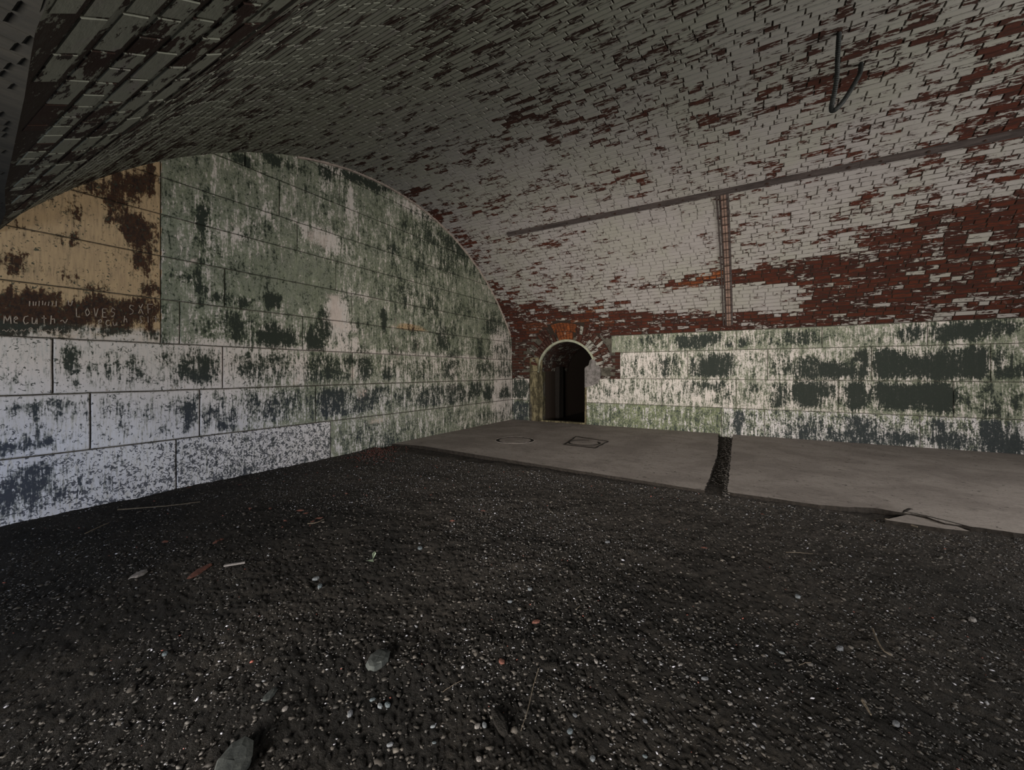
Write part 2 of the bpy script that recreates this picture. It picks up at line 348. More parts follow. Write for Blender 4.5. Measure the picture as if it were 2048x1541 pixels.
RD = blots(right, [
 (1252,685,6,12,.4),(1300,676,10,16,.65),(1322,668,12,8,.85),(1365,680,14,16,.8),(1392,684,34,18,.78),(1420,676,20,12,.9),(1460,690,10,8,.8),(1488,685,5,12,.9),(1540,680,10,14,.5),(1600,676,40,18,.62),(1680,680,24,12,.4),(1745,688,30,10,.45),(1822,668,26,18,.72),(1838,650,20,8,.8),
 (1895,665,35,22,.85),(1940,655,40,22,.98),(1985,650,36,20,.85),(2020,650,20,16,.8),(1905,695,40,5,.5),
 (1260,735,22,26,.42),(1331,740,8,24,.85),(1350,735,12,18,.5),(1385,740,8,26,.7),(1425,738,30,26,1.0),(1455,735,14,26,.85),(1500,735,30,18,.36),(1570,732,24,22,.52),(1625,738,30,20,.75),(1665,745,24,20,.9),(1700,745,16,12,.8),(1728,730,10,30,.9),(1715,712,12,8,.7),
 (1772,728,30,30,1.0),(1810,735,30,24,.9),(1880,735,50,26,1.1),(1950,728,30,34,1.1),(1912,710,20,14,.7),(1995,730,10,26,.8),(2030,745,30,14,.7),(2025,700,14,20,.35),
 (1255,785,20,20,.35),(1218,785,10,24,.4),(1290,775,14,20,.4),(1345,790,20,18,.36),(1385,775,20,16,.5),(1430,768,26,14,.62),(1460,780,10,26,.4),(1508,778,7,9,.75),(1558,795,14,22,.85),(1545,775,10,12,.5),(1612,785,26,30,1.05),(1655,775,14,20,.85),(1672,790,8,16,.7),
 (1712,788,20,32,1.0),(1765,785,20,26,.85),(1805,795,30,24,1.05),(1850,790,24,24,1.0),(1885,795,30,30,1.1),(1900,770,10,10,.9),(1975,790,8,40,.7),(1955,800,26,20,.45),(2030,800,26,30,.5),
 (1476,848,10,26,.8),(1300,840,60,20,.25),(1560,862,30,20,.45),(1620,860,30,22,.55),(1720,850,30,22,.66),(1700,875,40,14,.7),(1790,875,50,14,.7),(1880,855,16,24,.66),(1905,880,30,16,.7),(1980,855,12,44,.85),(2010,885,40,22,.85),(2030,860,16,20,.6),(1540,885,60,10,.5)])
def right_fields(y, z):
    zc = z-EYE
    D_ = np.full(y.shape, .345)+.30*(fbm(y*1.2+9, z*1.4)-.45); D_ = field(RD, y, z, D_)
    D_ = np.where(zc < -1.0, D_+.12*np.clip((.2-y)/1, 0, 1), D_)
    g = .54+.42*(fbm(y*.8+3, z*1.1+7)-.47)+np.where(zc > .40, .12, 0)
    g = np.where(zc < -.69, np.where(y > .43, .66, .46), g)
    g = np.where((zc > -.68) & (zc < -.15) & (y > 0.2), g-.14, g)
    g = np.where((zc > -.15) & (zc < .40) & (y > 1.4), .40, g)
    D_ = np.where(y > 4.2, .72, D_)
    sp = np.where(zc < -.69, .52, .05)
    pk = .38*np.exp(-np.abs(zc+.66)/.04)+.35*np.exp(-np.abs(zc+.12)/.03)+.3*np.exp(-np.abs(zc-.44)/.04)
    pk = np.where(y > .3, pk*1.35, pk); pk = np.where(y > 4.2, 0, pk)
    return D_, g, np.where((zc > .40) & (y < -.4) & (y > -2.6), .30*vn(y*3, z*3), 0), sp, pk, np.full(y.shape, .12)+.3*(zc < -.69)

def stone_block(name, h0, h1, z0, z1, plane, axis, fields, parent, depth=.05, cell=.085, proud=0.0, g=.005, rough=.003):
    """one ashlar: a front face with worn arrises; axis 'x' lies on the end wall (faces -y), axis 'y' on the right wall (faces -x)"""
    h0 += g; h1 -= g; z0 += g; z1 -= g
    nh = max(2, int(round((h1-h0)/cell))); nz = max(2, int(round((z1-z0)/cell)))
    hs = np.r_[h0, np.linspace(h0+.008, h1-.008, nh+1), h1]; zs = np.r_[z0, np.linspace(z0+.008, z1-.008, nz+1), z1]
    H, Z = np.meshgrid(hs, zs); out = np.full(H.shape, proud)+rough*(fbm(H*7+plane, Z*7)-.5)*2
    out[0, :] -= .007; out[-1, :] -= .007; out[:, 0] -= .007; out[:, -1] -= .007
    jit = .004*(vn(H*9+3, Z*9+plane)-.5)
    H = H+jit; Z = Z+.004*(vn(H*9+50, Z*9)-.5)
    F_ = list(fields(H, Z)); n, m = H.shape
    if axis == 'y' or z1 < EYE+.3: F_[0] = F_[0]*(.55+.45*np.clip(np.minimum(Z-z0, z1-Z)/.075, 0, 1))*(.75+.25*np.clip(np.minimum(H-h0, h1-H)/.05, 0, 1))
    P = np.stack([H, plane-out, Z], -1) if axis == 'x' else np.stack([plane-out, H, Z], -1)
    V = P.reshape(-1, 3).tolist(); fc = []
    idx = lambda i, j: i*m+j
    for i in range(n-1):
        for j in range(m-1):
            q = (idx(i, j), idx(i, j+1), idx(i+1, j+1), idx(i+1, j)); fc.append(q if axis == 'x' else q[::-1])
    ring = [idx(0, j) for j in range(m)]+[idx(i, m-1) for i in range(1, n)]+[idx(n-1, j) for j in range(m-2, -1, -1)]+[idx(i, 0) for i in range(n-2, 0, -1)]
    b0 = len(V)
    for r in ring:
        p = list(V[r]); p[1 if axis == 'x' else 0] += depth; V.append(p)
    k = len(ring)
    for a in range(k):
        q = (ring[a], b0+a, b0+(a+1) % k, ring[(a+1) % k]); fc.append(q if axis == 'x' else q[::-1])
    fc.append(tuple(range(b0, b0+k)) if axis == 'x' else tuple(range(b0, b0+k))[::-1])
    fa = np.zeros((len(V), 4)); fb = np.zeros((len(V), 4)); fa[:, 3] = fb[:, 3] = 1
    tn = random.uniform(-.04, .04)
    fl = [a.reshape(-1) for a in F_]
    for c in range(3): fa[:b0, c] = np.clip(fl[c]+(tn if c < 2 else 0), 0, 1.5); fb[:b0, c] = np.clip(fl[3+c], 0, 1.5)
    fa[b0:] = (.6, .3, 0, 1)
    return mk(name, V, fc, M['ashlar'], parent, False, {'fa': fa, 'fb': fb})

# ------------------------------------------------------------------ floor of dirt
def ground_h(x, y):
    h = -.058+.050*(fbm(x*.8+3, y*.8)-.47)+.022*(fbm(x*3.1, y*3.1+9, 3)-.45)+.016*(fbm(x*11, y*11, 3)-.45)
    h += .035*np.exp(-(5.03-y)/.25)*(x < 4.8)
    h = h+.030*np.exp(-np.abs(x-4.45)/.35); h = np.where(x > 4.38, np.minimum(h, -.030), h)
    h += .0*x
    return h
def lines(a, b, c, fine, coarse, ext):
    L = [c]; 
    while L[-1] < b: L.append(L[-1]+(fine+(coarse-fine)*min(1, abs(L[-1]-c)/ext)))
    Q = [c]
    while Q[-1] > a: Q.append(Q[-1]-(fine+(coarse-fine)*min(1, abs(Q[-1]-c)/ext)))
    L = sorted(set(Q[1:]+L)); L[0] = a; L[-1] = b; return np.array(L)
gx = lines(-3.2, 4.9, 1.3, .011, .035, 4.5); gy = lines(-6.0, 5.06, .8, .011, .045, 5)
X, Y = np.meshgrid(gx, gy); Z = ground_h(X, Y)+.010*(RS.rand(*X.shape)-.5)*np.clip(1.3-np.hypot(X-1.3, Y-.8)/6, .3, 1)
n, m = X.shape; ii = np.arange(n-1)[:, None]*m+np.arange(m-1)[None]; fcs = np.stack([ii, ii+1, ii+m+1, ii+m], -1).reshape(-1, 4)
me = bpy.data.meshes.new('floor'); me.vertices.add(n*m); me.vertices.foreach_set('co', np.stack([X, Y, Z], -1).astype(np.float32).ravel())
me.loops.add(len(fcs)*4); me.loops.foreach_set('vertex_index', fcs.astype(np.int32).ravel()); me.polygons.add(len(fcs)); me.polygons.foreach_set('loop_start', np.arange(len(fcs), dtype=np.int32)*4)
me.update(); me.validate(); me.materials.append(M['dirt']); me.polygons.foreach_set('use_smooth', [True]*len(fcs))
floor = bpy.data.objects.new('floor', me); COL.objects.link(floor); tag(floor, kind='structure')
# dirt under the joint between the slabs
# ------------------------------------------------------------------ end wall (left in the picture)
v, f = box((4.2, DV+.16, 1.9), (9.8, .26, 4.6)); wall_left = mk('wall_left', v, f, M['joint']); tag(wall_left, kind='structure')
ZJ = [-1.28, -.69, -.19, .28, .72, 1.15, 1.565, 1.935, 2.38, 2.80, 3.05]
def cuts(px): return [left(p, 700)[0] for p in px]
LROW = [[-.6, .75+.0]+cuts([352,661,835,947])+[DU], [-.3]+cuts([180,399,631,783,888])+[DU], [-.9]+cuts([105,445,705,865,960])+[DU], [-.2, 1.72]+cuts([360,606,785,897])+[DU],
        [.3,1.72,2.29,3.97,5.25,6.62,DU], [.6,1.72,3.70,5.68,7.2,8.5], [.9,1.72,3.13,4.84,6.31,7.9], [1.3,1.72,2.9,4.09,5.43,7.5], [1.6,2.5,3.76,5.0,6.9], [2.3,3.3,4.6,6.2], [3.2,5.9]]
LROW[0][1] = .45
for r in range(len(ZJ)-1):
    if r >= len(LROW): break
    for a, b in zip(LROW[r][:-1], LROW[r][1:]):
        stone_block('stone', a, b, ZJ[r]+EYE, ZJ[r+1]+EYE, DV-.0, 'x', left_fields, wall_left, proud=(.012 if r < 3 else 0)+random.uniform(-.002, .002), g=.006 if r < 3 else .0045)
# pale mortar line where the vault meets the end wall
path = []
for i in range(90):
    s = ARC*i/89; x, z, nx, nz = prof(s); path.append((x+nx*.012, DV-.02, z+nz*.012))
def ribbon(path, offs):          # strip of quads swept along a path, section offs in (normal, y)
    V = []; Fc = []
    for i, (s) in enumerate(path):
        x, z, nx, nz = prof(s)
        for (a, b) in offs: V.append((x+nx*a, b, z+nz*a))
    k = len(offs)
    for i in range(len(path)-1):
        for j in range(k): Fc.append((i*k+j, (i+1)*k+j, (i+1)*k+(j+1) % k, i*k+(j+1) % k))
    Fc.append(tuple(range(k))); Fc.append(tuple(range((len(path)-1)*k, len(path)*k))[::-1])
    return V, Fc
ss = [.15+(6.3-.15)*i/80 for i in range(81)]
V, Fc = ribbon(ss, [(-.03, DV+.0), (.024, DV+.0), (.020, DV-.022), (-.03, DV-.03)])
V = [(x+random.uniform(-.003, .003), y+random.uniform(-.004, .004), z+random.uniform(-.003, .003)) for x, y, z in V]
o = mk('trim_1', V, Fc, M['fillet']); tag(o, kind='structure')

# scratched writing on the ochre part
def strokes(txt):
    G = {'M': [[(0,0),(.1,1),(.45,.3),(.8,1),(.9,0)]], 'e': [[(0,.5),(.6,.55),(.4,.9),(.05,.7),(.1,.1),(.6,.1)]], 'C': [[(.7,.9),(.2,.8),(0,.4),(.3,0),(.8,.15)]], 'u': [[(0,.7),(.05,.1),(.4,0),(.6,.7),(.65,0)]],
         't': [[(.3,1),(.3,0)],[(0,.65),(.7,.7)]], 'h': [[(0,1),(0,0)],[(0,.5),(.4,.6),(.5,0)]], 'y': [[(0,.7),(.3,.2)],[(.6,.75),(.1,-.4)]], 'L': [[(0,1),(0,0),(.6,0)]], 'O': [[(.3,1),(0,.5),(.3,0),(.65,.5),(.3,1)]], 'V': [[(0,1),(.3,0),(.6,1)]],
         'E': [[(.6,1),(0,1),(0,0),(.6,0)],[(0,.5),(.5,.5)]], 'S': [[(.6,.9),(.2,1),(.05,.7),(.5,.4),(.5,.1),(0,0)]], 'X': [[(0,0),(.6,1)],[(0,1),(.6,0)]], 'I': [[(.2,0),(.25,1)]], 'F': [[(0,0),(0,1),(.6,1)],[(0,.5),(.4,.5)]], 'U': [[(0,1),(.1,.1),(.5,.1),(.6,1)]], '~': [[(0,.2),(.3,.5),(.6,.1),(.9,.5)]]}
    return G.get(txt, [])
V, Fc = [], []
def seg(a, b, wd):
    (x0, z0), (x1, z1) = a, b; d = math.hypot(x1-x0, z1-z0) or 1; px, pz = -(z1-z0)/d*wd, (x1-x0)/d*wd; k = len(V); yy = DV-.0062
    V.extend([(x0+px, yy, z0+pz), (x0-px, yy, z0-pz), (x1-px, yy, z1-pz), (x1+px, yy, z1+pz)]); Fc.append((k, k+1, k+2, k+3))
def write(txt, x0, y0, cw, ch, wd=.0032):
    for i, c in enumerate(txt):
        for st in strokes(c):
            P = [left(x0+i*cw*1.25+p[0]*cw+random.uniform(-1, 1), y0-p[1]*ch+random.uniform(-1.5, 1.5)) for p in st]
            for a, b in zip(P[:-1], P[1:]): seg(a, b, wd)
write('MeCuth~', 8, 648, 15, 17); write('LOVES', 152, 634, 14, 17); write('SXF', 258, 628, 15, 18); write('IIIIII', 58, 612, 5, 9); write('III', 96, 612, 6, 9); write('U', 136, 611, 14, 10)
write('eCu', 196, 652, 12, 13); write('hASIt', 248, 646, 12, 13); write('~~~eu~~', 4, 664, 14, 9, .0024)
o = mk('scratched_writing', V, Fc, M['scratch'], wall_left, label='pale scratched letters on the dark brown patch')

# ------------------------------------------------------------------ right wall
DY0, DY1 = 2.80, 4.29
def wall_piece(y0, y1, z0, z1): return box((DU+.19, (y0+y1)/2, (z0+z1)/2), (.30, y1-y0, z1-z0))
DC, DR, DZ = 3.60, .69, EYE+.0            # door arch centre (y), radius, spring height
ps = [wall_piece(-6.2, DC-DR, -.3, 2.3), wall_piece(DC+DR, 5.3, -.3, 2.3), wall_piece(DC-DR, 3.14, -.3, DZ+.12)]
arcV = []; arcF = []
N = 24
for i in range(N+1):
    a = math.pi*i/N; y = DC+DR*math.cos(a); z = DZ+DR*math.sin(a)
    for x in (DU+.04, DU+.34): arcV += [(x, y, z), (x, y, 2.3)]
for i in range(N):
    k = i*4; arcF += [(k, k+1, k+5, k+4), (k+2, k+6, k+7, k+3), (k, k+4, k+6, k+2), (k+1, k+3, k+7, k+5)]
v, f = merge(*ps, (arcV, arcF))
wall_right = mk('wall_right', v, f, M['joint']); tag(wall_right, kind='structure')
ZR = [-1.30, -.69, -.15, .405, .77]
def rc(px): return sorted([right(p, 700)[0] for p in px])
rows = [[-6.2, -4.4]+rc([1443,1529,1840])+[3.14], [-6.2, -4.1]+rc([1323,1472,1677,1907])+[3.14], [-6.2, -4.6]+rc([1240,1375,1535,1743,1981]), [-6.2, -5.0, -3.7]+rc([1223,1337,1472,1644,1855])]
for r in range(4):
    for a, b in zip(rows[r][:-1], rows[r][1:]):
        z1 = ZR[r+1]+(0 if r < 3 else -.0)
        stone_block('stone', a, b, ZR[r]+EYE, z1+EYE, DU, 'y', right_fields, wall_right, proud=random.uniform(0, .006), g=.004)
for (a, b, c, d) in [(4.55, 5.03, -1.3, -.69), (4.55, 5.03, -.69, -.17)]:
    stone_block('stone', a, b, c+EYE, d+EYE, DU, 'y', right_fields, wall_right, cell=.1)

# ------------------------------------------------------------------ vault (ceiling) : mortar bed + bricks
def groin_y(s):              # where the side opening cuts the low left haunch
    x, z, nx, nz = prof(s); zc = z-EYE
    return None if zc > 1.09 or s < ARC*.5 else float(np.interp(zc, GZ, GY))
PITCH = .074; BL_ = .212
VE = [  # bare patches on the vault: x, y, rx, ry, amount
 (1040,650,24,50,.95),(1080,640,40,30,.95),(1130,650,60,26,1.0),(1030,600,16,30,.5),(1180,655,40,22,1.0),(1250,645,60,18,.95),(1330,645,70,16,.9),(1420,645,60,14,.9),(1500,640,60,18,.85),
 (1100,622,60,6,.62),(1200,612,60,8,.60),(1290,580,70,8,.55),(1350,562,60,10,.72),(1420,555,50,12,.92),(1500,556,60,14,.92),(1560,550,50,22,.88),(1630,545,50,26,.88),(1700,530,60,30,.8),(1560,590,40,10,.55),
 (1640,600,60,26,.8),(1700,620,60,24,.92),(1750,580,60,50,.9),(1820,560,70,60,.95),(1900,540,80,70,.98),(1980,520,90,80,.98),(2040,540,60,90,.95),(1850,610,80,30,.95),(1960,610,80,26,.95),(1880,450,60,26,.8),(1950,440,60,26,.8),(2030,420,50,30,.85),(1780,480,50,20,.75),
 (1540,615,40,12,.2),(1560,600,50,14,.15),(1600,640,40,10,.8),(1500,585,80,12,.12),(1450,605,70,14,.15),(1330,605,60,12,.16),(1240,590,60,10,.2),(1880,555,40,10,.45),(1970,480,30,16,.35),(1960,600,50,8,.45),(1900,630,40,8,.5),(2000,560,40,8,.4),
 (1990,250,60,30,.75),(2030,200,40,60,.7),(2000,340,60,22,.62),(1900,330,60,16,.48),(1960,390,50,14,.4),(2010,80,50,40,.62),(1930,160,50,30,.55),(1940,40,60,24,.5),(1850,300,50,10,.45),(1800,90,70,40,.52),(1690,130,60,46,.56),(1620,120,50,30,.5),(1560,190,60,24,.5),(1480,230,50,12,.55),(1640,60,80,24,.48),(1500,60,80,30,.40),(1400,110,80,40,.38),(1850,250,70,20,.2),(1780,200,60,20,.30),
 (1080,220,70,14,.55),(1030,235,30,10,.6),(1180,270,80,30,.42),(1230,150,80,30,.42),(1100,100,120,50,.38),(950,60,100,40,.45),(880,90,60,20,.5),(1000,300,120,20,.42),(900,330,50,14,.45),(830,380,40,10,.6),(880,430,30,16,.6),(930,480,26,14,.55),(960,530,24,14,.5),(985,580,20,16,.6),(1010,620,20,18,.8),(760,360,40,8,.5),
 (600,100,100,60,.22),(700,250,120,60,.24),(1150,420,120,50,.30),(1300,500,120,60,.16),(1250,430,60,30,.14),(1380,460,60,40,.14),(1400,330,120,40,.28),(1600,420,100,50,.3),(1530,480,80,40,.34),(1450,400,60,30,.2),(1700,420,60,30,.42),
 (480,20,70,30,.52),(620,10,50,20,.6),(500,70,60,26,.46),(560,90,20,10,.8),(380,200,24,16,.7),(350,210,60,30,.46),(260,260,60,40,.48),(200,60,60,50,.45),(240,20,40,20,.3),(120,120,40,60,.52),(110,200,50,50,.58),(90,270,50,50,.7),(60,330,50,50,.66),(30,390,40,40,.6),(150,330,60,30,.5),(230,330,60,16,.55),(320,310,60,10,.55),(420,290,60,8,.6),(560,285,60,6,.5),(180,200,30,60,.3),(330,120,50,60,.3)]
VO = [(1425,550,30,7,1.0),(1120,652,30,10,.7),(1160,645,14,6,.6),(1070,655,20,10,.3),(1380,570,26,5,.5),(1215,645,16,5,.4),(1190,620,14,4,.5)]
def vpatch(L):
    out = []
    for (x, y, rx, ry, a) in L:
        s, v_ = vault(x, y); s2, va = vault(x+rx, y); s3, vb = vault(x, y-ry)
        s4, vc = vault(x, y+ry)
        out.append((v_, s, min(1.1, max(.12, abs(va-v_), .6*abs(vb-v_))), min(.9, max(.06, abs(s4-s), .3*abs(s3-s))), a))
    return np.array(out)
VEP, VOP = vpatch(VE), vpatch(VO)
def vfields(v_, s):
    v_ = np.asarray(v_, float); s = np.asarray(s, float)
    e = .33+.46*(fbm(v_*.9+2, s*2.2+4, 4)-.47); e = field(VEP, v_, s, e)
    e = np.minimum(e, .80+.10*(vn(v_*1.7, s*5)-.5)); e = np.where(s < .10, np.maximum(e, .75), e)
    orr = field(VOP, v_, s, 0.0)
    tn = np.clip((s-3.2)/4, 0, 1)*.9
    return e, orr, tn
# bed
Vb, Fb = [], []; NS = 110; SMAX = ARC+EXT; ybed = [-6.05+11.12*i/60 for i in range(61)]
for i in range(NS+1):
    s = SMAX*i/NS; x, z, nx, nz = prof(s); gy_ = groin_y(s)
    hi = 5.07 if gy_ is None else min(5.07, max(.3, gy_))
    for j in range(61):
        dd = .009-.0055*min(1, max(0, (s-5.2)/2.5)); Vb.append((x-nx*dd, -6.05+(hi+6.05)*j/60, z-nz*dd))
for i in range(NS):
    for j in range(60): Fb.append((i*61+j, i*61+j+1, (i+1)*61+j+1, (i+1)*61+j))
sarr = np.repeat(np.linspace(0, SMAX, NS+1), 61); varr = np.array([q[1] for q in Vb]); e, orr, tn = vfields(varr, sarr)
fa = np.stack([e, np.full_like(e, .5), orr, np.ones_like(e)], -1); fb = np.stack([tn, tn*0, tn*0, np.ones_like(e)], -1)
ceiling = mk('ceiling', Vb, Fb, M['mortar'], None, True, {'fa': fa, 'fb': fb}); tag(ceiling, kind='structure')
# bricks
BR = []          # (corners 4x3 outer, normal, fields)
ncourse = int(SMAX/PITCH)
for c in range(ncourse):
    s0 = c*PITCH+.0065+random.uniform(0, .001); s1 = (c+1)*PITCH-.0065
    head = (c % 6 == 3); L = .104 if head else BL_
    y = -6.0+((c*.37) % 1)*.2
    while y < 5.02:
        ln = L*random.uniform(.95, 1.05) if random.random() > .06 else .104
        y1 = min(y+ln, 5.03); sm = (s0+s1)/2; gy_ = groin_y(sm)
        ym = (y+y1)/2; x, z, nx, nz = prof(sm)
        if gy_ is not None: y1 = min(y1, (groin_y(min(s1+.01, SMAX)) or gy_)-.02)
        if gy_ is not None and y1-y < .05: y += .2; continue
        # voussoirs over the doorway take this place
        if s1 < .46 and math.hypot(ym-DC, z-DZ) < 1.12 and abs(ym-DC) < 1.2 and z-DZ > 0: y = y1+.010; continue
        if y1-y > .03: BR.append((c, s0, s1, y, y1))
        y = y1+.010
B = np.array(BR); ms = (B[:, 1]+B[:, 2])/2; mv = (B[:, 3]+B[:, 4])/2; be, bo, bt = vfields(mv, ms)
brn = RS.rand(len(B))
cen = np.array([(prof(s)[0], v_, prof(s)[1]) for s, v_ in zip(ms, mv)]); px, py, dep = project(cen)
vis = (dep > .3) & (px > 0) & (px < 2048) & (py > 0) & (py < 1541)
nrm = np.array([prof(s)[2:] for s in ms]); vd = np.array([0, 0, EYE])-cen; vl = np.linalg.norm(vd, axis=1); cosv = np.abs((vd[:, 0]*nrm[:, 0]+vd[:, 2]*nrm[:, 1])/vl)
size = np.where(vis, cosv*(B[:, 4]-B[:, 3])/np.maximum(dep, .3)**2, 0)
order = np.argsort(-size); single = set(order[:300].tolist())
def brick_geo(k):
    c, s0, s1, y0, y1 = BR[k]; V = []; flat = 1-.93*min(1, max(0, (s0-5.2)/2.5)); rz = random.uniform(-.0015, .004)*flat; tl = random.uniform(-.002, .002)*flat
    ch = .003
    for (s, y, d) in ((s0, y0, -.010), (s1, y0, -.010), (s1, y1, -.010), (s0, y1, -.010), (s0+ch, y0+ch, tl), (s1-ch, y0+ch, tl), (s1-ch, y1-ch, -tl), (s0+ch, y1-ch, -tl)):
        x, z, nx, nz = prof(s); dd = d+(rz if d > -.01 else 0)
        j = random.uniform(-.0015, .0015)
        V.append((x+nx*dd, y+j, z+nz*dd))
    return V, [(4, 5, 6, 7), (0, 1, 5, 4), (1, 2, 6, 5), (2, 3, 7, 6), (3, 0, 4, 7), (3, 2, 1, 0)]
def brick_attr(k, nv=8):
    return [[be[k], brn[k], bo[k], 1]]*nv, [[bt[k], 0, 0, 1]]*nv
SV, SF, SA, SB = [], [], [], []
for k in range(len(BR)):
    V, Fc = brick_geo(k); a, b = brick_attr(k)
    if k in single: mk('brick', V, Fc, M['brick'], ceiling, False, {'fa': a, 'fb': b})
    else:
        o_ = len(SV); SV += V; SF += [tuple(i+o_ for i in q) for q in Fc]; SA += a; SB += b
o = mk('brickwork', SV, SF, M['brick'], ceiling, False, {'fa': SA, 'fb': SB}); tag(o, kind='stuff')

# ------------------------------------------------------------------ side opening beside the camera (its soffit shows top left)
V, Fc = [], []; ys = [-1.4+6.43*i/52 for i in range(53)]
def haunch_x(z):
    return float(np.interp(z-EYE, HZ[::-1], HX[::-1]))
for y in ys:
    z = EYE+float(np.interp(y, GY, GZ)); xe = haunch_x(z)
    for x in (xe, xe-.4, -3.2): V.append((x, y, z-.0))
for i in range(52):
    for j in range(2): Fc.append((i*3+j, i*3+j+1, (i+1)*3+j+1, (i+1)*3+j))
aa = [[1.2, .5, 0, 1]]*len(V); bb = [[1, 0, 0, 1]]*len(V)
soff = mk('ceiling_side_opening', V, Fc, M['soffit_shade'], None, False, {'fa': aa, 'fb': bb}); tag(soff, kind='structure')
SV, SF, SA, SB = [], [], [], []
yy = .22
while yy < 4.9:
    hx = haunch_x(EYE+float(np.interp(yy, GY, GZ))); x = hx-.004-random.uniform(0, .1)
    while x > hx-1.1:
        x0 = x-.205; V8 = []
        for (a, b, d) in ((x0, yy, .009), (x, yy, .009), (x, yy+.063, .009), (x0, yy+.063, .009), (x0+.004, yy+.004, 0), (x-.004, yy+.004, 0), (x-.004, yy+.059, 0), (x0+.004, yy+.059, 0)):
            V8.append((a, b, EYE+float(np.interp(b, GY, GZ))-.004+d*.4))
        o_ = len(SV); SV += V8; SF += [tuple(i+o_ for i in q) for q in ((7,6,5,4),(4,5,1,0),(5,6,2,1),(6,7,3,2),(7,4,0,3))]; e_ = random.uniform(1.0, 1.4); r_ = random.random()
        SA += [[e_, r_, 0, 1]]*8; SB += [[1, 0, 0, 1]]*8
        x = x0-.011
    yy += .074
o = mk('brickwork', SV, SF, M['soffit_shade'], soff, False, {'fa': SA, 'fb': SB}); tag(o, kind='stuff')
# plain masonry that closes the room behind the camera
v, f = merge(box((-3.3, -.5, 1.3), (.2, 11.2, 4.2))); o = mk('wall_back', v, f, M['joint']); tag(o, kind='structure')
v, f = merge(box((2.7, -6.15, 2.0), (12.2, .2, 5))); o = mk('wall_front', v, f, M['joint']); tag(o, kind='structure')
v, f = merge(box((.2, -3.7, 1.2), (.5, 4.6, 3.0))); o = mk('wall_pier', v, f, M['joint']); tag(o, kind='structure')

# ------------------------------------------------------------------ doorway in the right wall
door = empty('door_1', (DU, DC, 0)); tag(door, kind='structure')
def child(name, geo, mat, label=None, attrs=None, smooth=False, par=None):
    par = par or door; v, f = geo; ox, oy, oz = par.location if par.parent is None else (DU, DC, 0)
    return mk(name, [(a-ox, b-oy, c-oz) for a, b, c in v], f, mat, par, smooth, attrs, label)
def flip(g): return g[0], [q[::-1] for q in g[1]]
# ring bricks, two courses deep round the arch; above the springing they follow the leaning vault
for ring, (r0, r1) in enumerate([(.735, .905), (.915, 1.09)]):
    nb = int(math.pi*(r0+r1)/2/.072)
    for i in range(nb):
        if ring == 0 and random.random() < .05: continue
        a0 = math.pi*i/nb-.08; a1 = math.pi*(i+1)/nb-.08-.010/r0; V = []
        if math.cos(a0) > .2 and ring == 1 and random.random() < .35: continue
        yl = DC+r1*math.cos(a0)
        pr = random.uniform(0, .02)
        for d in (0, 1):
            for (r_, a_) in ((r0, a0), (r1, a0), (r1, a1), (r0, a1)):
                z = DZ+r_*math.sin(a_); y = DC+r_*math.cos(a_); x = prof_at_z(z)
                V.append((x-(.012+pr if d else -.05), y, z))
        F6 = [(0,1,2,3),(7,6,5,4),(0,4,5,1),(1,5,6,2),(2,6,7,3),(3,7,4,0)]
        right_side = math.cos(a0) < -.25; leftside = math.cos(a0) > .35
        ex = .60 if right_side else (.80 if leftside else .95); orr = 0 if (right_side or leftside) else random.uniform(.35, .8)
        child('voussoir', (V, F6), M['brick'], None, {'fa': [[ex, random.random(), orr, 1]]*8, 'fb': [[.3, 0, 0, 1]]*8})
# flat bricks between ring, corner and ashlar
def wall_brick(y0, y1, z0, z1, ex, orr=0):
    pr = random.uniform(-.012, .008); v, f = box((DU+.02-pr, (y0+y1)/2, (z0+z1)/2), (.05, y1-y0, z1-z0))
    child('brick', (v, f), M['brick'], None, {'fa': [[ex, random.random(), orr, 1]]*8, 'fb': [[.3, 0, 0, 1]]*8})
z = EYE-.16; c = 0
while z < EYE+.72:
    z1 = z+.062
    for (ya, yb) in ((4.30, 5.03), (2.36, 3.30)):
        y = ya+(c % 2)*-.1
        while y < yb:
            y0, y1 = max(y, ya), min(y+.205, yb)
            ymid, zmid = (y0+y1)/2, (z+z1)/2; rr = math.hypot(ymid-DC, zmid-DZ); lim = 2.54 if zmid > EYE+.405 else 2.36
            if y1-y0 > .04 and (rr > 1.12 or zmid < DZ-.06 and rr > .80) and y0 >= lim-.001 and not (ymid < DC and zmid < EYE-.15): wall_brick(y0, y1, z, z1, .85)
            y = y+.215
    z += .073; c += 1
# rim of green stained render inside the ring
V, Fc = [], []; NA = 30; T = [(.735, .022), (.735, -.0), (.684, -.012), (.684, .06)]
for i in range(NA+1):
    a = math.radians(-2)+math.radians(178)*i/NA
    for (r_, d) in T:
        y = DC+r_*math.cos(a); z = DZ+r_*math.sin(a); V.append((DU+d, y, z))
for i in range(NA):
    for j in range(3): Fc.append((i*4+j, (i+1)*4+j, (i+1)*4+j+1, i*4+j+1))
child('arch_rim', (V, Fc), M['green_rim'], 'green stained render rim of the arch')
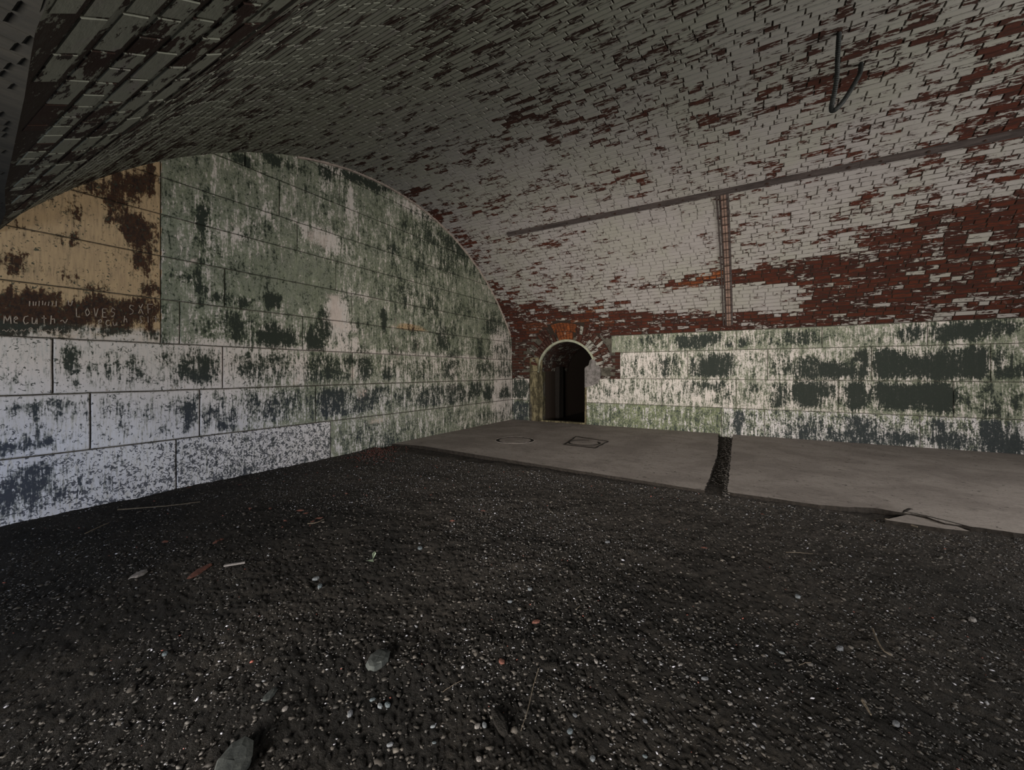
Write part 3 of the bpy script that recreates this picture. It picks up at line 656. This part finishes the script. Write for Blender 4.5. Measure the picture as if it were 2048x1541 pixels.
# jambs
def jamb_block(name, y0, y1, z0, z1, x0, x1, mat, label=None):
    v, f = box(((x0+x1)/2, (y0+y1)/2, (z0+z1)/2), (x1-x0, y1-y0, z1-z0)); v = [(a+random.uniform(-.006, .006), b+random.uniform(-.008, .008), c_+random.uniform(-.004, .004)) for a, b, c_ in v]
    child(name, (v, f), mat, label)
zz = -.02
for h in (.42, .40, .38, .34):
    jamb_block('jamb_stone', 4.29, 4.49+random.uniform(-.03, .04), zz, zz+h-.008, DU-.03, DU+.35, M['ochre']); zz += h
zz = -.02
for h in (.60, .50):
    jamb_block('jamb_stone', 4.215, 4.29, zz, zz+h-.008, DU+.0, DU+.06, M['ochre']); zz += h
jamb_block('jamb_stone', 4.225, 4.29, zz, zz+.38, DU+.0, DU+.06, M['ochre'])
jamb_block('door_post', 3.10, 3.14, .0, 1.24, DU-.02, DU+.06, M['ochre'], 'narrow ochre stained post on the right jamb')
jamb_block('sill', 3.10, 4.25, -.06, .035, DU-.03, DU+.12, M['ochre'], 'low stained sill across the doorway')
# grey mortar mass filling the arch foot on the right
V, Fc = [], []; P2 = []
for i in range(13):
    a = -math.pi/2+math.pi*i/12; P2.append((3.02+.155*math.cos(a+math.pi/2)*1.0, EYE-.03+.30*math.sin(a+math.pi/2)))
P2 = [(3.14, EYE-.36)]+[(2.97+.19*math.cos(a), EYE-.04+.30*math.sin(a)*random.uniform(.95, 1.05)) for a in np.linspace(-2.2, -5.0, 14)]+[(3.05, EYE+.14), (3.14, EYE+.08)]
for d in (-.026, .30):
    for (y, z) in P2: V.append((DU+d, y, z))
k = len(P2); Fc = [tuple(range(k))[::-1], tuple(range(k, 2*k))]+[(i, (i+1) % k, (i+1) % k+k, i+k) for i in range(k)]
child('mortar_patch', (V, Fc), simple('grey_mortar', (.075, .07, .062), (.20, .18, .175), 11), 'smooth grey mortar patch at the arch foot')
# passage behind
V, Fc = [], []; xs = [DU+.30, DU+.8, DU+1.4, DU+2.4, DU+4.0]
secs = []
for x in xs:
    sec = [(x, DC+DR+.02, -.05)]
    for i in range(17):
        a = math.pi*i/16; sec.append((x, DC+(DR+.02)*math.cos(a), DZ+(DR+.02)*math.sin(a)))
    sec.append((x, DC-DR-.02, -.05)); secs.append(sec)
for s_ in secs: V += s_
k = len(secs[0])
for i in range(len(xs)-1):
    for j in range(k): Fc.append((i*k+j, (i+1)*k+j, (i+1)*k+(j+1) % k, i*k+(j+1) % k))
Fc.append(tuple(range((len(xs)-1)*k, len(xs)*k)))
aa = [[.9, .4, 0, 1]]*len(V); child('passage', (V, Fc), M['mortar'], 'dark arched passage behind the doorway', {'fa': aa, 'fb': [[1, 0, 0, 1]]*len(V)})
SV, SF, SA, SB = [], [], [], []
for cx_ in range(8):
    x0 = DU+.062+cx_*.215
    for i in range(24):
        a0 = math.pi*(i+.08)/24; a1 = math.pi*(i+.92)/24; o_ = len(SV)
        for (r_) in (DR+.02, DR-.006):
            for (x, a) in ((x0, a0), (x0+.205, a0), (x0+.205, a1), (x0, a1)): SV.append((x, DC+r_*math.cos(a), DZ+r_*math.sin(a)))
        SF += [tuple(j+o_ for j in q) for q in ((4,5,6,7),(0,1,5,4),(1,2,6,5),(2,3,7,6),(3,0,4,7))]; r_ = random.random(); SA += [[.8, r_, 0, 1]]*8; SB += [[.5, 0, 0, 1]]*8
o = child('brickwork', (SV, SF), M['brick'], None, {'fa': SA, 'fb': SB}); tag(o, kind='stuff')
jamb_block('pilaster', 4.19, 4.31, -.04, EYE+.12, DU+.98, DU+1.25, M['grit'], 'dim grey pilaster inside the passage')

# ------------------------------------------------------------------ concrete slabs
def slab_geo(edge, back, th=.085):
    """edge: points of the visible front outline (x,y); back: closing points; jittered outline, top worn a little"""
    P = []
    for a, b in zip(edge[:-1], edge[1:]):
        n_ = max(1, int(math.hypot(b[0]-a[0], b[1]-a[1])/.05))
        for i in range(n_):
            t = i/n_; P.append((a[0]+(b[0]-a[0])*t+random.uniform(-.007, .007), a[1]+(b[1]-a[1])*t+random.uniform(-.007, .007)))
    P.append(edge[-1]); P += back; k = len(P)
    V = [(x, y, 0) for x, y in P]; V += [(x-(.0), y, -th) for x, y in P]
    return V, [tuple(range(k)), tuple(range(k, 2*k))[::-1]]+[(i, i+k, (i+1) % k+k, (i+1) % k) for i in range(k)]
def fix(g): return g
far = slab_geo([(4.72, 5.02), (4.80, 4.72), (4.83, 4.40), (4.70, 3.2), (4.55, 1.6), (4.43, .37), (6.4, .37), (8.42, .47)], [(8.64, .47), (8.64, 5.02)])
o = mk('concrete_slab', far[0], far[1], M['slab']); tag(o, 'far grey concrete floor slab in front of the arched doorway', 'slab', 'concrete floor slabs'); slab_far = o; shade_sides(o)
near = slab_geo([(8.64, .22), (8.38, .24), (6.4, .20), (4.49, .17), (4.46, -.55), (4.52, -.75), (4.60, -.95), (4.55, -1.25), (4.42, -1.32), (4.40, -2.2), (4.38, -6.0)], [(8.64, -6.0)])
near = (near[0], near[1]); o = mk('concrete_slab', near[0], near[1], M['slab']); tag(o, 'near long concrete floor slab right of the gap, with a broken edge', 'slab', 'concrete floor slabs'); slab_near = o; shade_sides(o)
# broken corner piece and crack
def poly_prism(P, z0, z1):
    k = len(P); V = [(x, y, z1) for x, y in P]+[(x, y, z0) for x, y in P]
    return V, [tuple(range(k)), tuple(range(k, 2*k))[::-1]]+[(i, i+k, (i+1) % k+k, (i+1) % k) for i in range(k)]
g = lambda x, y, z=0.0: ground(x, y, z)
pieces = [[g(1808,1030), g(1855,1035), g(1900,1045), g(1925,1062), g(1880,1052), g(1835,1043), g(1776,1036)]]
o = mk('broken_edge_piece', *poly_prism([g(1770,1037), g(1815,1027), g(1858,1036), g(1905,1047), g(1940,1060), g(1890,1055), g(1850,1049)], -.07, -.012), M['slab'], slab_near, label='cracked sunken piece along the slab edge'); shade_sides(o)
# cracks on the near slab as thin grooves of dark grit
def line_strip(P, wd, z0, z1):
    V, Fc = [], []
    for i, p in enumerate(P):
        a = P[max(i-1, 0)]; b = P[min(i+1, len(P)-1)]; d = math.hypot(b[0]-a[0], b[1]-a[1]) or 1; nx, ny = -(b[1]-a[1])/d, (b[0]-a[0])/d
        w_ = wd*random.uniform(.5, 1.4)
        V += [(p[0]+nx*w_, p[1]+ny*w_, z0), (p[0], p[1], z1), (p[0]-nx*w_, p[1]-ny*w_, z0)]
    for i in range(len(P)-1):
        Fc += [(i*3, i*3+1, i*3+4, i*3+3), (i*3+1, i*3+2, i*3+5, i*3+4)]
    return V, Fc
o = mk('crack', *line_strip([g(1806,1026), g(1812,1022), g(1820,1018), g(1826,1020)], .010, .001, .004), M['grit'], slab_near)
o = mk('crack', *line_strip([g(1812,1024), g(1850,1032), g(1900,1044), g(1945,1056), g(1975,1060)], .008, .001, .003), M['grit'], slab_near)
# circle and square outlines in the far slab
def ring_at(cx_, cy_, r, wd, z1, n=40, sq=1.0, gap=0):
    P = [(cx_+r*math.cos(2*math.pi*i/n)*random.uniform(.985, 1.015), cy_+r*sq*math.sin(2*math.pi*i/n)*random.uniform(.985, 1.015)) for i in range(n+1-gap)]
    return line_strip(P, wd, .0005, z1)
c1 = g(1030, 881); c2 = g(1168, 886)
cc = empty('round_cover', (c1[0], c1[1], 0)); cc.parent = slab_far; cc['label'] = 'round cover outline, dirty and worn'
def rel(gm, o_): return [(a-o_[0], b-o_[1], c_) for a, b, c_ in gm[0]], gm[1]
mk('ring_groove', *rel(ring_at(*c1, .30, .030, .005), c1), M['grit'], cc); mk('ring_lip', *rel(ring_at(*c1, .335, .012, .006), c1), M['slab'], cc)
kk = 28; P = [(.27*math.cos(2*math.pi*i/kk), .27*math.sin(2*math.pi*i/kk)) for i in range(kk)]
mk('cover_plate', *poly_prism(P, .0004, .004), M['slab'], cc)
sc = empty('square_cover', (c2[0], c2[1], 0)); sc.parent = slab_far; sc['label'] = 'square cover outline around a ring'
sqp = [g(1128, 890), g(1152, 874), g(1216, 884), g(1189, 897), g(1128, 890)]
Q = []
for a, b in zip(sqp[:-1], sqp[1:]):
    for i in range(8): Q.append((a[0]+(b[0]-a[0])*i/8+random.uniform(-.008, .008), a[1]+(b[1]-a[1])*i/8+random.uniform(-.008, .008)))
Q.append(sqp[-1])
mk('square_frame', *rel(line_strip(Q, .016, .0005, .010), c2), M['grit'], sc); mk('ring_groove', *rel(ring_at(*c2, .25, .018, .006, gap=5), c2), M['grit'], sc)
# loose dirt filling the joint between the slabs
xs_ = np.linspace(4.35, 8.64, 120); ysj = np.linspace(.16, .50, 10); V = []; Fc = []
for x in xs_:
    for y in ysj: V.append((x, y, -.055+.030*(vn(x*9, y*9)-.5)+.012*(random.random()-.5)-.01))
for i in range(119):
    for j in range(9): Fc.append((i*10+j, (i+1)*10+j, (i+1)*10+j+1, i*10+j+1))
o = mk('floor_joint_dirt', V, Fc, M['dirt'], None, True); tag(o, kind='structure')

# ------------------------------------------------------------------ battens on the vault
def s_of_z(z): return R*(math.asin((z-CZ)/R)-PH0)
rail_s = R*(math.atan2(2.575+EYE-CZ, 6.50-CU)-PH0)
x, z, nx, nz = prof(rail_s)
rail = empty('wooden_batten', (x+nx*.03, .6, z+nz*.03)); tag(rail, 'long dark batten running along the brick vault above the door side', 'batten')
def on_vault_box(s0, s1, y0, y1, d0, d1, o, step=None):
    V = []; 
    n_ = 1 if not step else max(1, int(abs(s1-s0)/step))
    Fc = []
    for i in range(n_+1):
        s = s0+(s1-s0)*i/n_; X_, Z_, NX, NZ = prof(s)
        for (d, y) in ((d0, y0), (d1, y0), (d1, y1), (d0, y1)): V.append((X_+NX*d-o[0], y-o[1], Z_+NZ*d-o[2]))
    for i in range(n_):
        for j in range(4): Fc.append((i*4+j, i*4+(j+1) % 4, (i+1)*4+(j+1) % 4, (i+1)*4+j))
    Fc.append((0, 1, 2, 3)); Fc.append((n_*4+3, n_*4+2, n_*4+1, n_*4))
    return V, Fc
ro = rail.location; yb = [3.88, 1.9, .45, -1.2, -3.3, -5.6]
for a, b in zip(yb[1:], yb[:-1]):
    mk('board', *on_vault_box(rail_s-.038+random.uniform(-.002, .002), rail_s+.038, a+.003, b, .004, .034, ro), M['darkwood'], rail)
    mk('side_strip', *on_vault_box(rail_s-.040, rail_s-.028, a+.003, b, .034, .042, ro), M['darkwood'], rail)
y = 3.7
while y > -4:
    X_, Z_, NX, NZ = prof(rail_s+.004); big = random.random() < .3; r_ = .018 if big else .011
    P = [(X_+NX*.030-ro[0], y-ro[1], Z_+NZ*.030-ro[2]), (X_+NX*.046-ro[0], y-ro[1], Z_+NZ*.046-ro[2])]
    mk('bolt', *tube(P, r_, 8), M['iron'], rail); y -= random.uniform(.28, .5)
# upright pair of strips with clips
sv0, sv1 = .12, rail_s-.045; xv, zv, _, _ = prof(.6); up = empty('vertical_conduit', (xv, .30, zv)); tag(up, 'upright pinkish twin-strip conduit dropping from the long batten to the stone wall', 'conduit')
uo = up.location
mk('backing_board', *on_vault_box(sv0, sv1, .235, .365, .003, .016, uo, .08), M['darkwood'], up)
for yc in (.285, .322): mk('strip', *on_vault_box(sv0, sv1, yc-.014, yc+.014, .016, .038, uo, .08), M['wood'], up)
s_ = sv0+.1
while s_ < sv1:
    mk('clip', *on_vault_box(s_, s_+.014, .252, .352, .036, .046, uo), M['iron'], up); s_ += .165
mk('pipe', *[(lambda g_: g_)(tube([tuple(a-b for a, b in zip((prof(s__)[0]+prof(s__)[2]*.016, .392, prof(s__)[1]+prof(s__)[3]*.016), uo)) for s__ in np.linspace(sv0+.0, sv1+.02, 22)], .012, 8))][0], M['darkwood'], up)

# hanging corrugated cable
def ray(x, y, t):
    d = (x-CX)/F; return ((FW[0]+d*RT[0])*t, (FW[1]+d*RT[1])*t, EYE+(HY-y)/F*t)
cp = [ray(1679, 60, 3.57), ray(1677, 85, 3.56), ray(1675, 120, 3.55), ray(1674, 150, 3.55), ray(1669, 185, 3.55), ray(1663, 212, 3.55), ray(1664, 221, 3.56), ray(1671, 219, 3.57), ray(1684, 206, 3.6), ray(1699, 184, 3.66), ray(1713, 160, 3.73), ray(1720, 146, 3.80), ray(1722, 127, 3.90)]
def catmull(P, n_):
    P = [Vector(p) for p in P]; P = [P[0]*2-P[1]]+P+[P[-1]*2-P[-2]]; out = []
    for i in range(1, len(P)-2):
        for k in range(n_):
            t = k/n_; a, b, c_, d = P[i-1:i+3]
            out.append(.5*((2*b)+(c_-a)*t+(2*a-5*b+4*c_-d)*t*t+(3*b-a-3*c_+d)*t**3))
    out.append(P[-2]); return out
cpath = catmull(cp, 16); c0 = cpath[0]
hc = empty('hanging_cable', c0); tag(hc, 'black corrugated cable hanging in a loop from the brick vault', 'cable')
mk('sheath', *tube([p-c0 for p in cpath], .018, 10, wob=lambda i: 1.12 if i % 2 else .86), M['cable'], hc)
b_ = cpath[0]-c0; mk('ceiling_fitting', *tube([b_+Vector((0, 0, -.03)), b_+Vector((0, 0, .03))], .024, 10), M['iron'], hc)
e_ = cpath[-1]-c0; mk('end_clip', *tube([e_+Vector((0, 0, -.015)), e_+Vector((0, .02, .05))], .015, 8), M['iron'], hc)

# iron hooks standing out of the brick above the wall
def hook(px_, py_, label, L_=.16, lean=(0, .03)):
    y, z = right(px_, py_); z = max(z, EYE+.72); x = prof_at_z(z); o = empty('iron_hook', (x, y, z)); tag(o, label, 'hook', 'iron hooks above the right wall')
    mk('shank', *tube([(.02, 0, L_*.5), (-.05, 0, L_*.45), (-.06, lean[1], -L_*.2), (-.055, lean[1], -L_*.55)], .014, 7), M['iron'], o)
    mk('plate', *box((-.01, 0, L_*.4), (.02, .05, .07)), M['iron'], o)
hook(1208, 655, 'rusty iron hook just right of the doorway arch')
hook(1363, 642, 'rusty iron hook in the bricks between doorway and upright conduit')
hook(1155, 662, 'rusty iron hook above the right part of the doorway arch', .14, (0, -.03))
hook(1118, 664, 'thin rusty iron hook above the crown of the doorway arch', .12, (0, .02))

# ------------------------------------------------------------------ things lying on the ground
def gh(x, y): return float(ground_h(np.array(x), np.array(y)))
def gpt(px_, py_):
    z = -.06
    for _ in range(3): x, y = ground(px_, py_, z); z = gh(x, y)
    return x, y, z
ICO = None
def rock_geo(rx, ry, rz, seed, n_=9, m_=6, flat=.5):
    rr = random.Random(seed); V = []; Fc = []
    for i in range(m_+1):
        th = math.pi*i/m_
        for j in range(n_):
            a = 2*math.pi*j/n_; k = rr.uniform(.86, 1.12); cz = math.cos(th); cz = math.copysign(abs(cz)**flat, cz)
            V.append((rx*math.sin(th)**.7*math.cos(a)*k, ry*math.sin(th)**.7*math.sin(a)*k, rz*cz*rr.uniform(.9, 1.05)))
    for i in range(m_):
        for j in range(n_): Fc.append((i*n_+j, (i+1)*n_+j, (i+1)*n_+(j+1) % n_, i*n_+(j+1) % n_))
    return V, Fc
def rock(name, px_, py_, rx, ry, rz, rot, label, mat, seed, cat='stone', sink=.3, tilt=(0, 0), group=None):
    x, y, z = gpt(px_, py_); o = mk(name, *rock_geo(rx, ry, rz, seed), M[mat]); o.location = (x, y, z+rz*(1-2*sink)); o.rotation_euler = (tilt[0], tilt[1], rot); tag(o, label, cat, group); return o
rock('flat_stone', 468, 1534, .085, .05, .014, .75, 'large flat grey slate-like stone in the bottom left foreground', 'rock', 3, tilt=(.12, -.1))
rock('flat_stone', 757, 1324, .065, .045, .020, .3, 'flat grey stone half sunk in the dirt, lower left of centre', 'rock', 5, sink=.42)
rock('flat_stone', 1000, 1450, .060, .022, .014, 1.0, 'dirty brown elongated stone near the bottom centre', 'dirt', 8, sink=.4)
rock('flat_stone', 540, 1392, .035, .016, .008, .4, 'small bluish flat stone left of the big slate-like stone', 'rock', 9, sink=.3)
rock('flat_stone', 1098, 1335, .04, .02, .012, 2.2, 'long lump beside the tall dry twig', 'dirt', 12, sink=.4)
rock('wood_chip', 277, 1152, .06, .028, .012, .5, 'crumpled whitish chip on the dark dirt at left', 'white', 13, 'debris')
rock('brick_fragment', 400, 1143, .10, .028, .008, .55, 'flat reddish brick fragment beside the pale wood slat', 'redbit', 14, 'brick', sink=.45)
rock('brick_fragment', 1072, 1246, .022, .012, .008, 2.6, 'small reddish brick chip in the middle of the gravel', 'redbit', 15, 'brick')
rock('brick_fragment', 1003, 1326, .016, .012, .008, 1.1, 'tiny brick chip between the two dry twigs', 'redbit', 16, 'brick')
PB = [(969,1453),(868,1488),(958,1520),(1086,1440),(1150,1433),(1192,1325),(866,1455),(775,1412),(745,1402),(700,1430),(780,1492),(955,1455),(1185,1540-20),(1140,1465),(640,1175),(632,1160),(840,1098),(1215,1086),(1595,1195),(1680,1300),(1563,1308),(1410,1360),(1460,1410),(1792,1450),(330,1310),(570,1420),(760,1415),(1060,1180),(1020,1205),(1290,1445),(1290,1515),(1945,1242)]
LM = [((1060,1400),'the tall dry twig'),((757,1324),'the half-sunk grey stone'),((468,1522),'the large slate-like stone'),((1000,1450),'the elongated brown stone'),((1072,1246),'the reddish brick chip in mid gravel'),((1765,1295),'the curved root piece at right'),((1612,1335),'the hair-thin stalk at right'),((1733,1425),'the short root piece at lower right'),((746,1121),'the pale green leaf scrap'),((470,1132),'the whitish wood slat'),((400,1143),'the flat brick fragment'),((1450,985),'the front end of the slab gap'),((1810,1035),'the broken slab edge'),((790,890),'the far slab corner'),((300,1020),'the long stick at the wall foot')]
USED = set()
def where(a, b, stem):
    c = sorted(LM, key=lambda q: math.hypot(q[0][0]-a, q[0][1]-b))
    for (q, nm) in c:
        dx, dy = a-q[0], b-q[1]; d = math.hypot(dx, dy)
        hz = 'left' if dx < 0 else 'right'; vt = 'behind' if dy < 0 else 'in front of'
        how = 'close' if d < 60 else ('a little' if d < 150 else ('well' if d < 300 else 'far'))
        if abs(dx) > 2*abs(dy): t_ = f'{stem} {how} {hz} of {nm}'
        elif abs(dy) > 2*abs(dx): t_ = f'{stem} {how} {vt} {nm}'
        else: t_ = f'{stem} {how} {vt} and {hz} of {nm}'
        if t_ not in USED and len(t_.split()) <= 16: USED.add(t_); return t_
    return stem
for i, (a, b) in enumerate(PB):
    x, y, z = gpt(a, b); d = math.hypot(x, y); r_ = 5.0*d/F*random.uniform(.9, 1.5); r_ = min(max(r_, .008), .022)
    o = mk('pebble', *rock_geo(r_, r_*random.uniform(.55, .9), r_*.45, 100+i, 8, 5), M['pebble'], attrs={'fa': [[*random.choice([(.09, .10, .11), (.075, .08, .09), (.06, .075, .085), (.12, .112, .108)]), 1]]*(8*6)})
    o.location = (x, y, z+r_*.25); o.rotation_euler = (0, 0, random.uniform(0, 6)); tag(o, where(a, b, 'pale pebble'), 'pebble', 'larger pale pebbles on the dirt')
def twig(P, r, label, mat='twig', name='twig', cat='twig'):
    Q = catmull([(lambda t_: (t_[0], t_[1], t_[2]+.012+r))(gpt(a, b)) for a, b in P], 6); c_ = Q[0]
    o = mk(name, *tube([p-c_+Vector((0, 0, random.uniform(-.001, .001))) for p in Q], [r*(1-.5*i/len(Q)) for i in range(len(Q))], 6), M[mat]); o.location = c_; tag(o, label, cat)
twig([(1077,1345),(1068,1375),(1062,1400),(1055,1430),(1042,1470)], .0022, 'tall bent dry twig standing out at the bottom centre')
twig([(1745,1265),(1755,1290),(1768,1310),(1782,1318)], .004, 'curved pale root piece in the dark gravel at right')
twig([(1725,1412),(1733,1425),(1742,1440)], .005, 'short root piece in the lower right gravel')
twig([(235,1025),(290,1020),(340,1016),(400,1008)], .006, 'long thin stick lying along the foot of the left wall')
twig([(170,1072),(195,1060),(218,1050)], .004, 'short pale stick at left below the long stick')
twig([(1572,1109),(1600,1110),(1626,1113)], .002, 'thin straight stalk on the dirt left of the broken slab edge')
twig([(1598,1338),(1610,1333),(1622,1332)], .0015, 'hair-thin curved stalk in the gravel at right')
twig([(885,1392),(905,1378),(925,1368)], .0012, 'short thin stalk left of the tall dry twig')
twig([(1770,1045),(1800,1050),(1835,1060)], .010, 'short root just below the broken slab edge')
twig([(1152,1225),(1160,1218)], .002, 'tiny straw in the middle gravel')
twig([(615,1052),(632,1050),(648,1043)], .004, 'curled straw among the red leaf bits near the left wall')
# white slat
x0, y0, z0 = gpt(448, 1135); x1, y1, z1 = gpt(490, 1130); L_ = math.hypot(x1-x0, y1-y0)
v, f = box((0, 0, 0), (L_, .020, .010)); v = [(a, b*(.6 if a > 0 else 1), c_) for a, b, c_ in v]; o = mk('pale_stick', v, f, M['white']); o.location = ((x0+x1)/2, (y0+y1)/2, (z0+z1)/2+.012); o.rotation_euler = (0, 0, math.atan2(y1-y0, x1-x0)); tag(o, 'small whitish wood slat on the dark dirt at left', 'slat')
# leaf
x, y, z = gpt(746, 1121); V = [(0, 0, .004), (.05, .012, .018), (.10, 0, .012), (.05, -.014, .016), (-.035, .03, .01), (-.02, .045, .006), (-.045, -.01, .004)]
o = mk('fallen_leaf', V, [(0, 1, 2, 3), (0, 4, 5), (0, 6, 4)], M['leaf']); o.location = (x, y, z+.004); o.rotation_euler = (0, 0, .75); tag(o, 'pale green leaf scrap on the dirt left of centre', 'leaf')
# leaf bits in red, scattered singly
RB = [(638,1040),(625,1047),(612,1030),(570,1045),(693,990),(668,995),(600,1024),(540,1020),(330,1087),(432,1087),(442,1083),(378,980),(480,972),(842,956),(850,979),(862,993),(720,962),(565,1058),(500,1020),(905,1045),(965,1025),(1525,1032),(1408,1100)]
for i, (a, b) in enumerate(RB):
    x, y, z = gpt(a, b); r_ = random.uniform(.012, .026)
    V = [(r_*1.4*math.cos(t_)*random.uniform(.7, 1.1), r_*.7*math.sin(t_)*random.uniform(.7, 1.1), random.uniform(0, .008)) for t_ in np.linspace(0, 2*math.pi, 8)[:-1]]
    o = mk('leaf_bit', V+[(0, 0, .012)], [(j, (j+1) % 7, 7) for j in range(7)], M['redbit']); o.location = (x, y, z+.008); o.rotation_euler = (0, 0, random.uniform(0, 6)); tag(o, where(a, b, 'reddish leaf bit'), 'leaf', 'reddish bits strewn over the dirt')

# gravel: uncountable
def scatter(name, pos, rad, cols, mat, kind='stuff', label=None, cat=None):
    n_ = len(pos); T = np.array([(1,0,0),(-.5,.87,0),(-.5,-.87,0),(0,0,1),(.3,.3,-.7)], float)
    base = np.array([(1,0,0),(.31,.95,.1),(-.81,.59,0),(-.81,-.59,.08),(.31,-.95,0),(.1,.05,.62),(0,0,-.5)]); Fq = [(0,1,5),(1,2,5),(2,3,5),(3,4,5),(4,0,5),(1,0,6),(2,1,6),(3,2,6),(4,3,6),(0,4,6)]
    k = len(base); Vv = base[None]*RS.uniform(.75, 1.2, (n_, k, 1)); an = RS.uniform(0, 6.28, n_); asp = RS.uniform(.5, .95, n_)
    xx = Vv[..., 0]; yy_ = Vv[..., 1]*asp[:, None]; zz_ = Vv[..., 2]*RS.uniform(.5, .9, n_)[:, None]
    tl = RS.uniform(-.5, .5, n_)[:, None]; zz_ = zz_+xx*tl
    X_ = xx*np.cos(an)[:, None]-yy_*np.sin(an)[:, None]; Y_ = xx*np.sin(an)[:, None]+yy_*np.cos(an)[:, None]
    P = np.stack([X_, Y_, zz_], -1)*rad[:, None, None]+pos[:, None, :]
    Fi = (np.array(Fq)[None]+(np.arange(n_)*k)[:, None, None]).reshape(-1, 3)
    me = bpy.data.meshes.new(name); me.vertices.add(n_*k); me.vertices.foreach_set('co', P.astype(np.float32).ravel())
    me.loops.add(len(Fi)*3); me.loops.foreach_set('vertex_index', Fi.astype(np.int32).ravel()); me.polygons.add(len(Fi)); me.polygons.foreach_set('loop_start', np.arange(len(Fi), dtype=np.int32)*3)
    me.update(); me.materials.append(mat); at = me.color_attributes.new('fa', 'FLOAT_COLOR', 'POINT'); at.data.foreach_set('color', np.repeat(cols, k, 0).astype(np.float32).ravel())
    o = bpy.data.objects.new(name, me); COL.objects.link(o); tag(o, label, cat, None, kind); return o
def sample(n_, dmin, dmax, power):
    u = RS.rand(n_); d = (dmin**power+(dmax**power-dmin**power)*u)**(1/power); lat = RS.uniform(-1.34, 1.34, n_)*d
    return d*FW[0]+lat*RT[0], d*FW[1]+lat*RT[1], d
def gravel_cols(n_):
    c = np.zeros((n_, 4)); c[:, 3] = 1; t_ = RS.rand(n_)**.8; b = RS.uniform(.008, .075, n_); c[:, :3] = b[:, None]*np.array([1, .93, .88])
    m_ = t_ > .86; c[m_, :3] = RS.uniform(.09, .20, m_.sum())[:, None]*np.array([.96, .97, 1.05]); m_ = t_ > .985; c[m_, :3] = RS.uniform(.28, .45, m_.sum())[:, None]*np.array([.95, .95, 1.08]); m_ = (t_ < .02); c[m_, :3] = (.20, .06, .045); return c
x, y, d = sample(100000, 1.0, 7.0, 1.15); keep = (x > -3) & (x < 4.42) & (y > -5.5) & (y < 4.98); clump = fbm(x*1.1+40, y*1.1+8, 4); keep &= RS.rand(len(x)) < np.clip((clump-.30)*5, .12, 1)
x, y, d = x[keep], y[keep], d[keep]; rad = np.exp(RS.normal(-5.55, .42, len(x)))*np.clip(.75+.16*d, .9, 1.5); rad = np.clip(rad, .0016, .014)
pos = np.stack([x, y, ground_h(x, y)+rad*.15], -1)
scatter('gravel', pos, rad, gravel_cols(len(x)), M['pebble'], label='fine dark gravel with pale grit strewn over the dirt floor', cat='gravel')
# clods of dirt
x, y, d = sample(30000, 1.0, 7.5, 1.2); keep = (x > -3) & (x < 4.40) & (y > -5.5) & (y < 4.98); x, y = x[keep], y[keep]; rad = np.clip(np.exp(RS.normal(-4.75, .4, len(x))), .004, .022)
cl = np.ones((len(x), 4)); b = RS.uniform(.006, .080, len(x)); cl[:, :3] = (b*np.clip(.55+.32*(x-1)+.5*(fbm(x*1.1, y*1.1)-.45), .5, 1.7))[:, None]*np.array([1, .88, .77])
scatter('dirt_clods', np.stack([x, y, ground_h(x, y)-rad*.1], -1), rad, cl, M['pebble'], label='crumbly brown clods of dirt between the gravel', cat='dirt')
# brick crumbs at the wall by the slab corner
n_ = 620; px_ = RS.normal(755, 26, n_); py_ = 915-(px_-690)*.20+np.abs(RS.normal(0, 9, n_)); q = np.array([ground(a, b, -.05) for a, b in zip(px_, py_)]); x, y = q[:, 0], q[:, 1]; ok = (y < 4.98); x, y = x[ok], y[ok]; n_ = len(x)
cl = np.ones((n_, 4)); cl[:, :3] = np.where(RS.rand(n_)[:, None] < .55, np.array([[.085, .026, .020]]), np.array([[.045, .035, .03]])); rad = RS.uniform(.006, .02, n_)
scatter('brick_crumbs', np.stack([x, y, ground_h(x, y)+rad*.3], -1), rad, cl, M['pebble'], label='red brick crumbs heaped at the wall beside the far slab corner', cat='rubble')
# grit in the slab joint and on its broken edge
n_ = 1400; x = RS.uniform(4.4, 8.6, n_); y = np.where(RS.rand(n_) < .6, .19+RS.normal(0, .02, n_), RS.uniform(.2, .37, n_)); rad = RS.uniform(.005, .018, n_); cl = np.ones((n_, 4)); cl[:, :3] = RS.uniform(.03, .10, n_)[:, None]*np.array([1, .9, .82])
scatter('joint_grit', np.stack([x, y, np.where(y < .215, -.02, -.055)+rad*.2], -1), rad, cl, M['pebble'], label='loose grit lying in the gap between the two slabs', cat='grit')
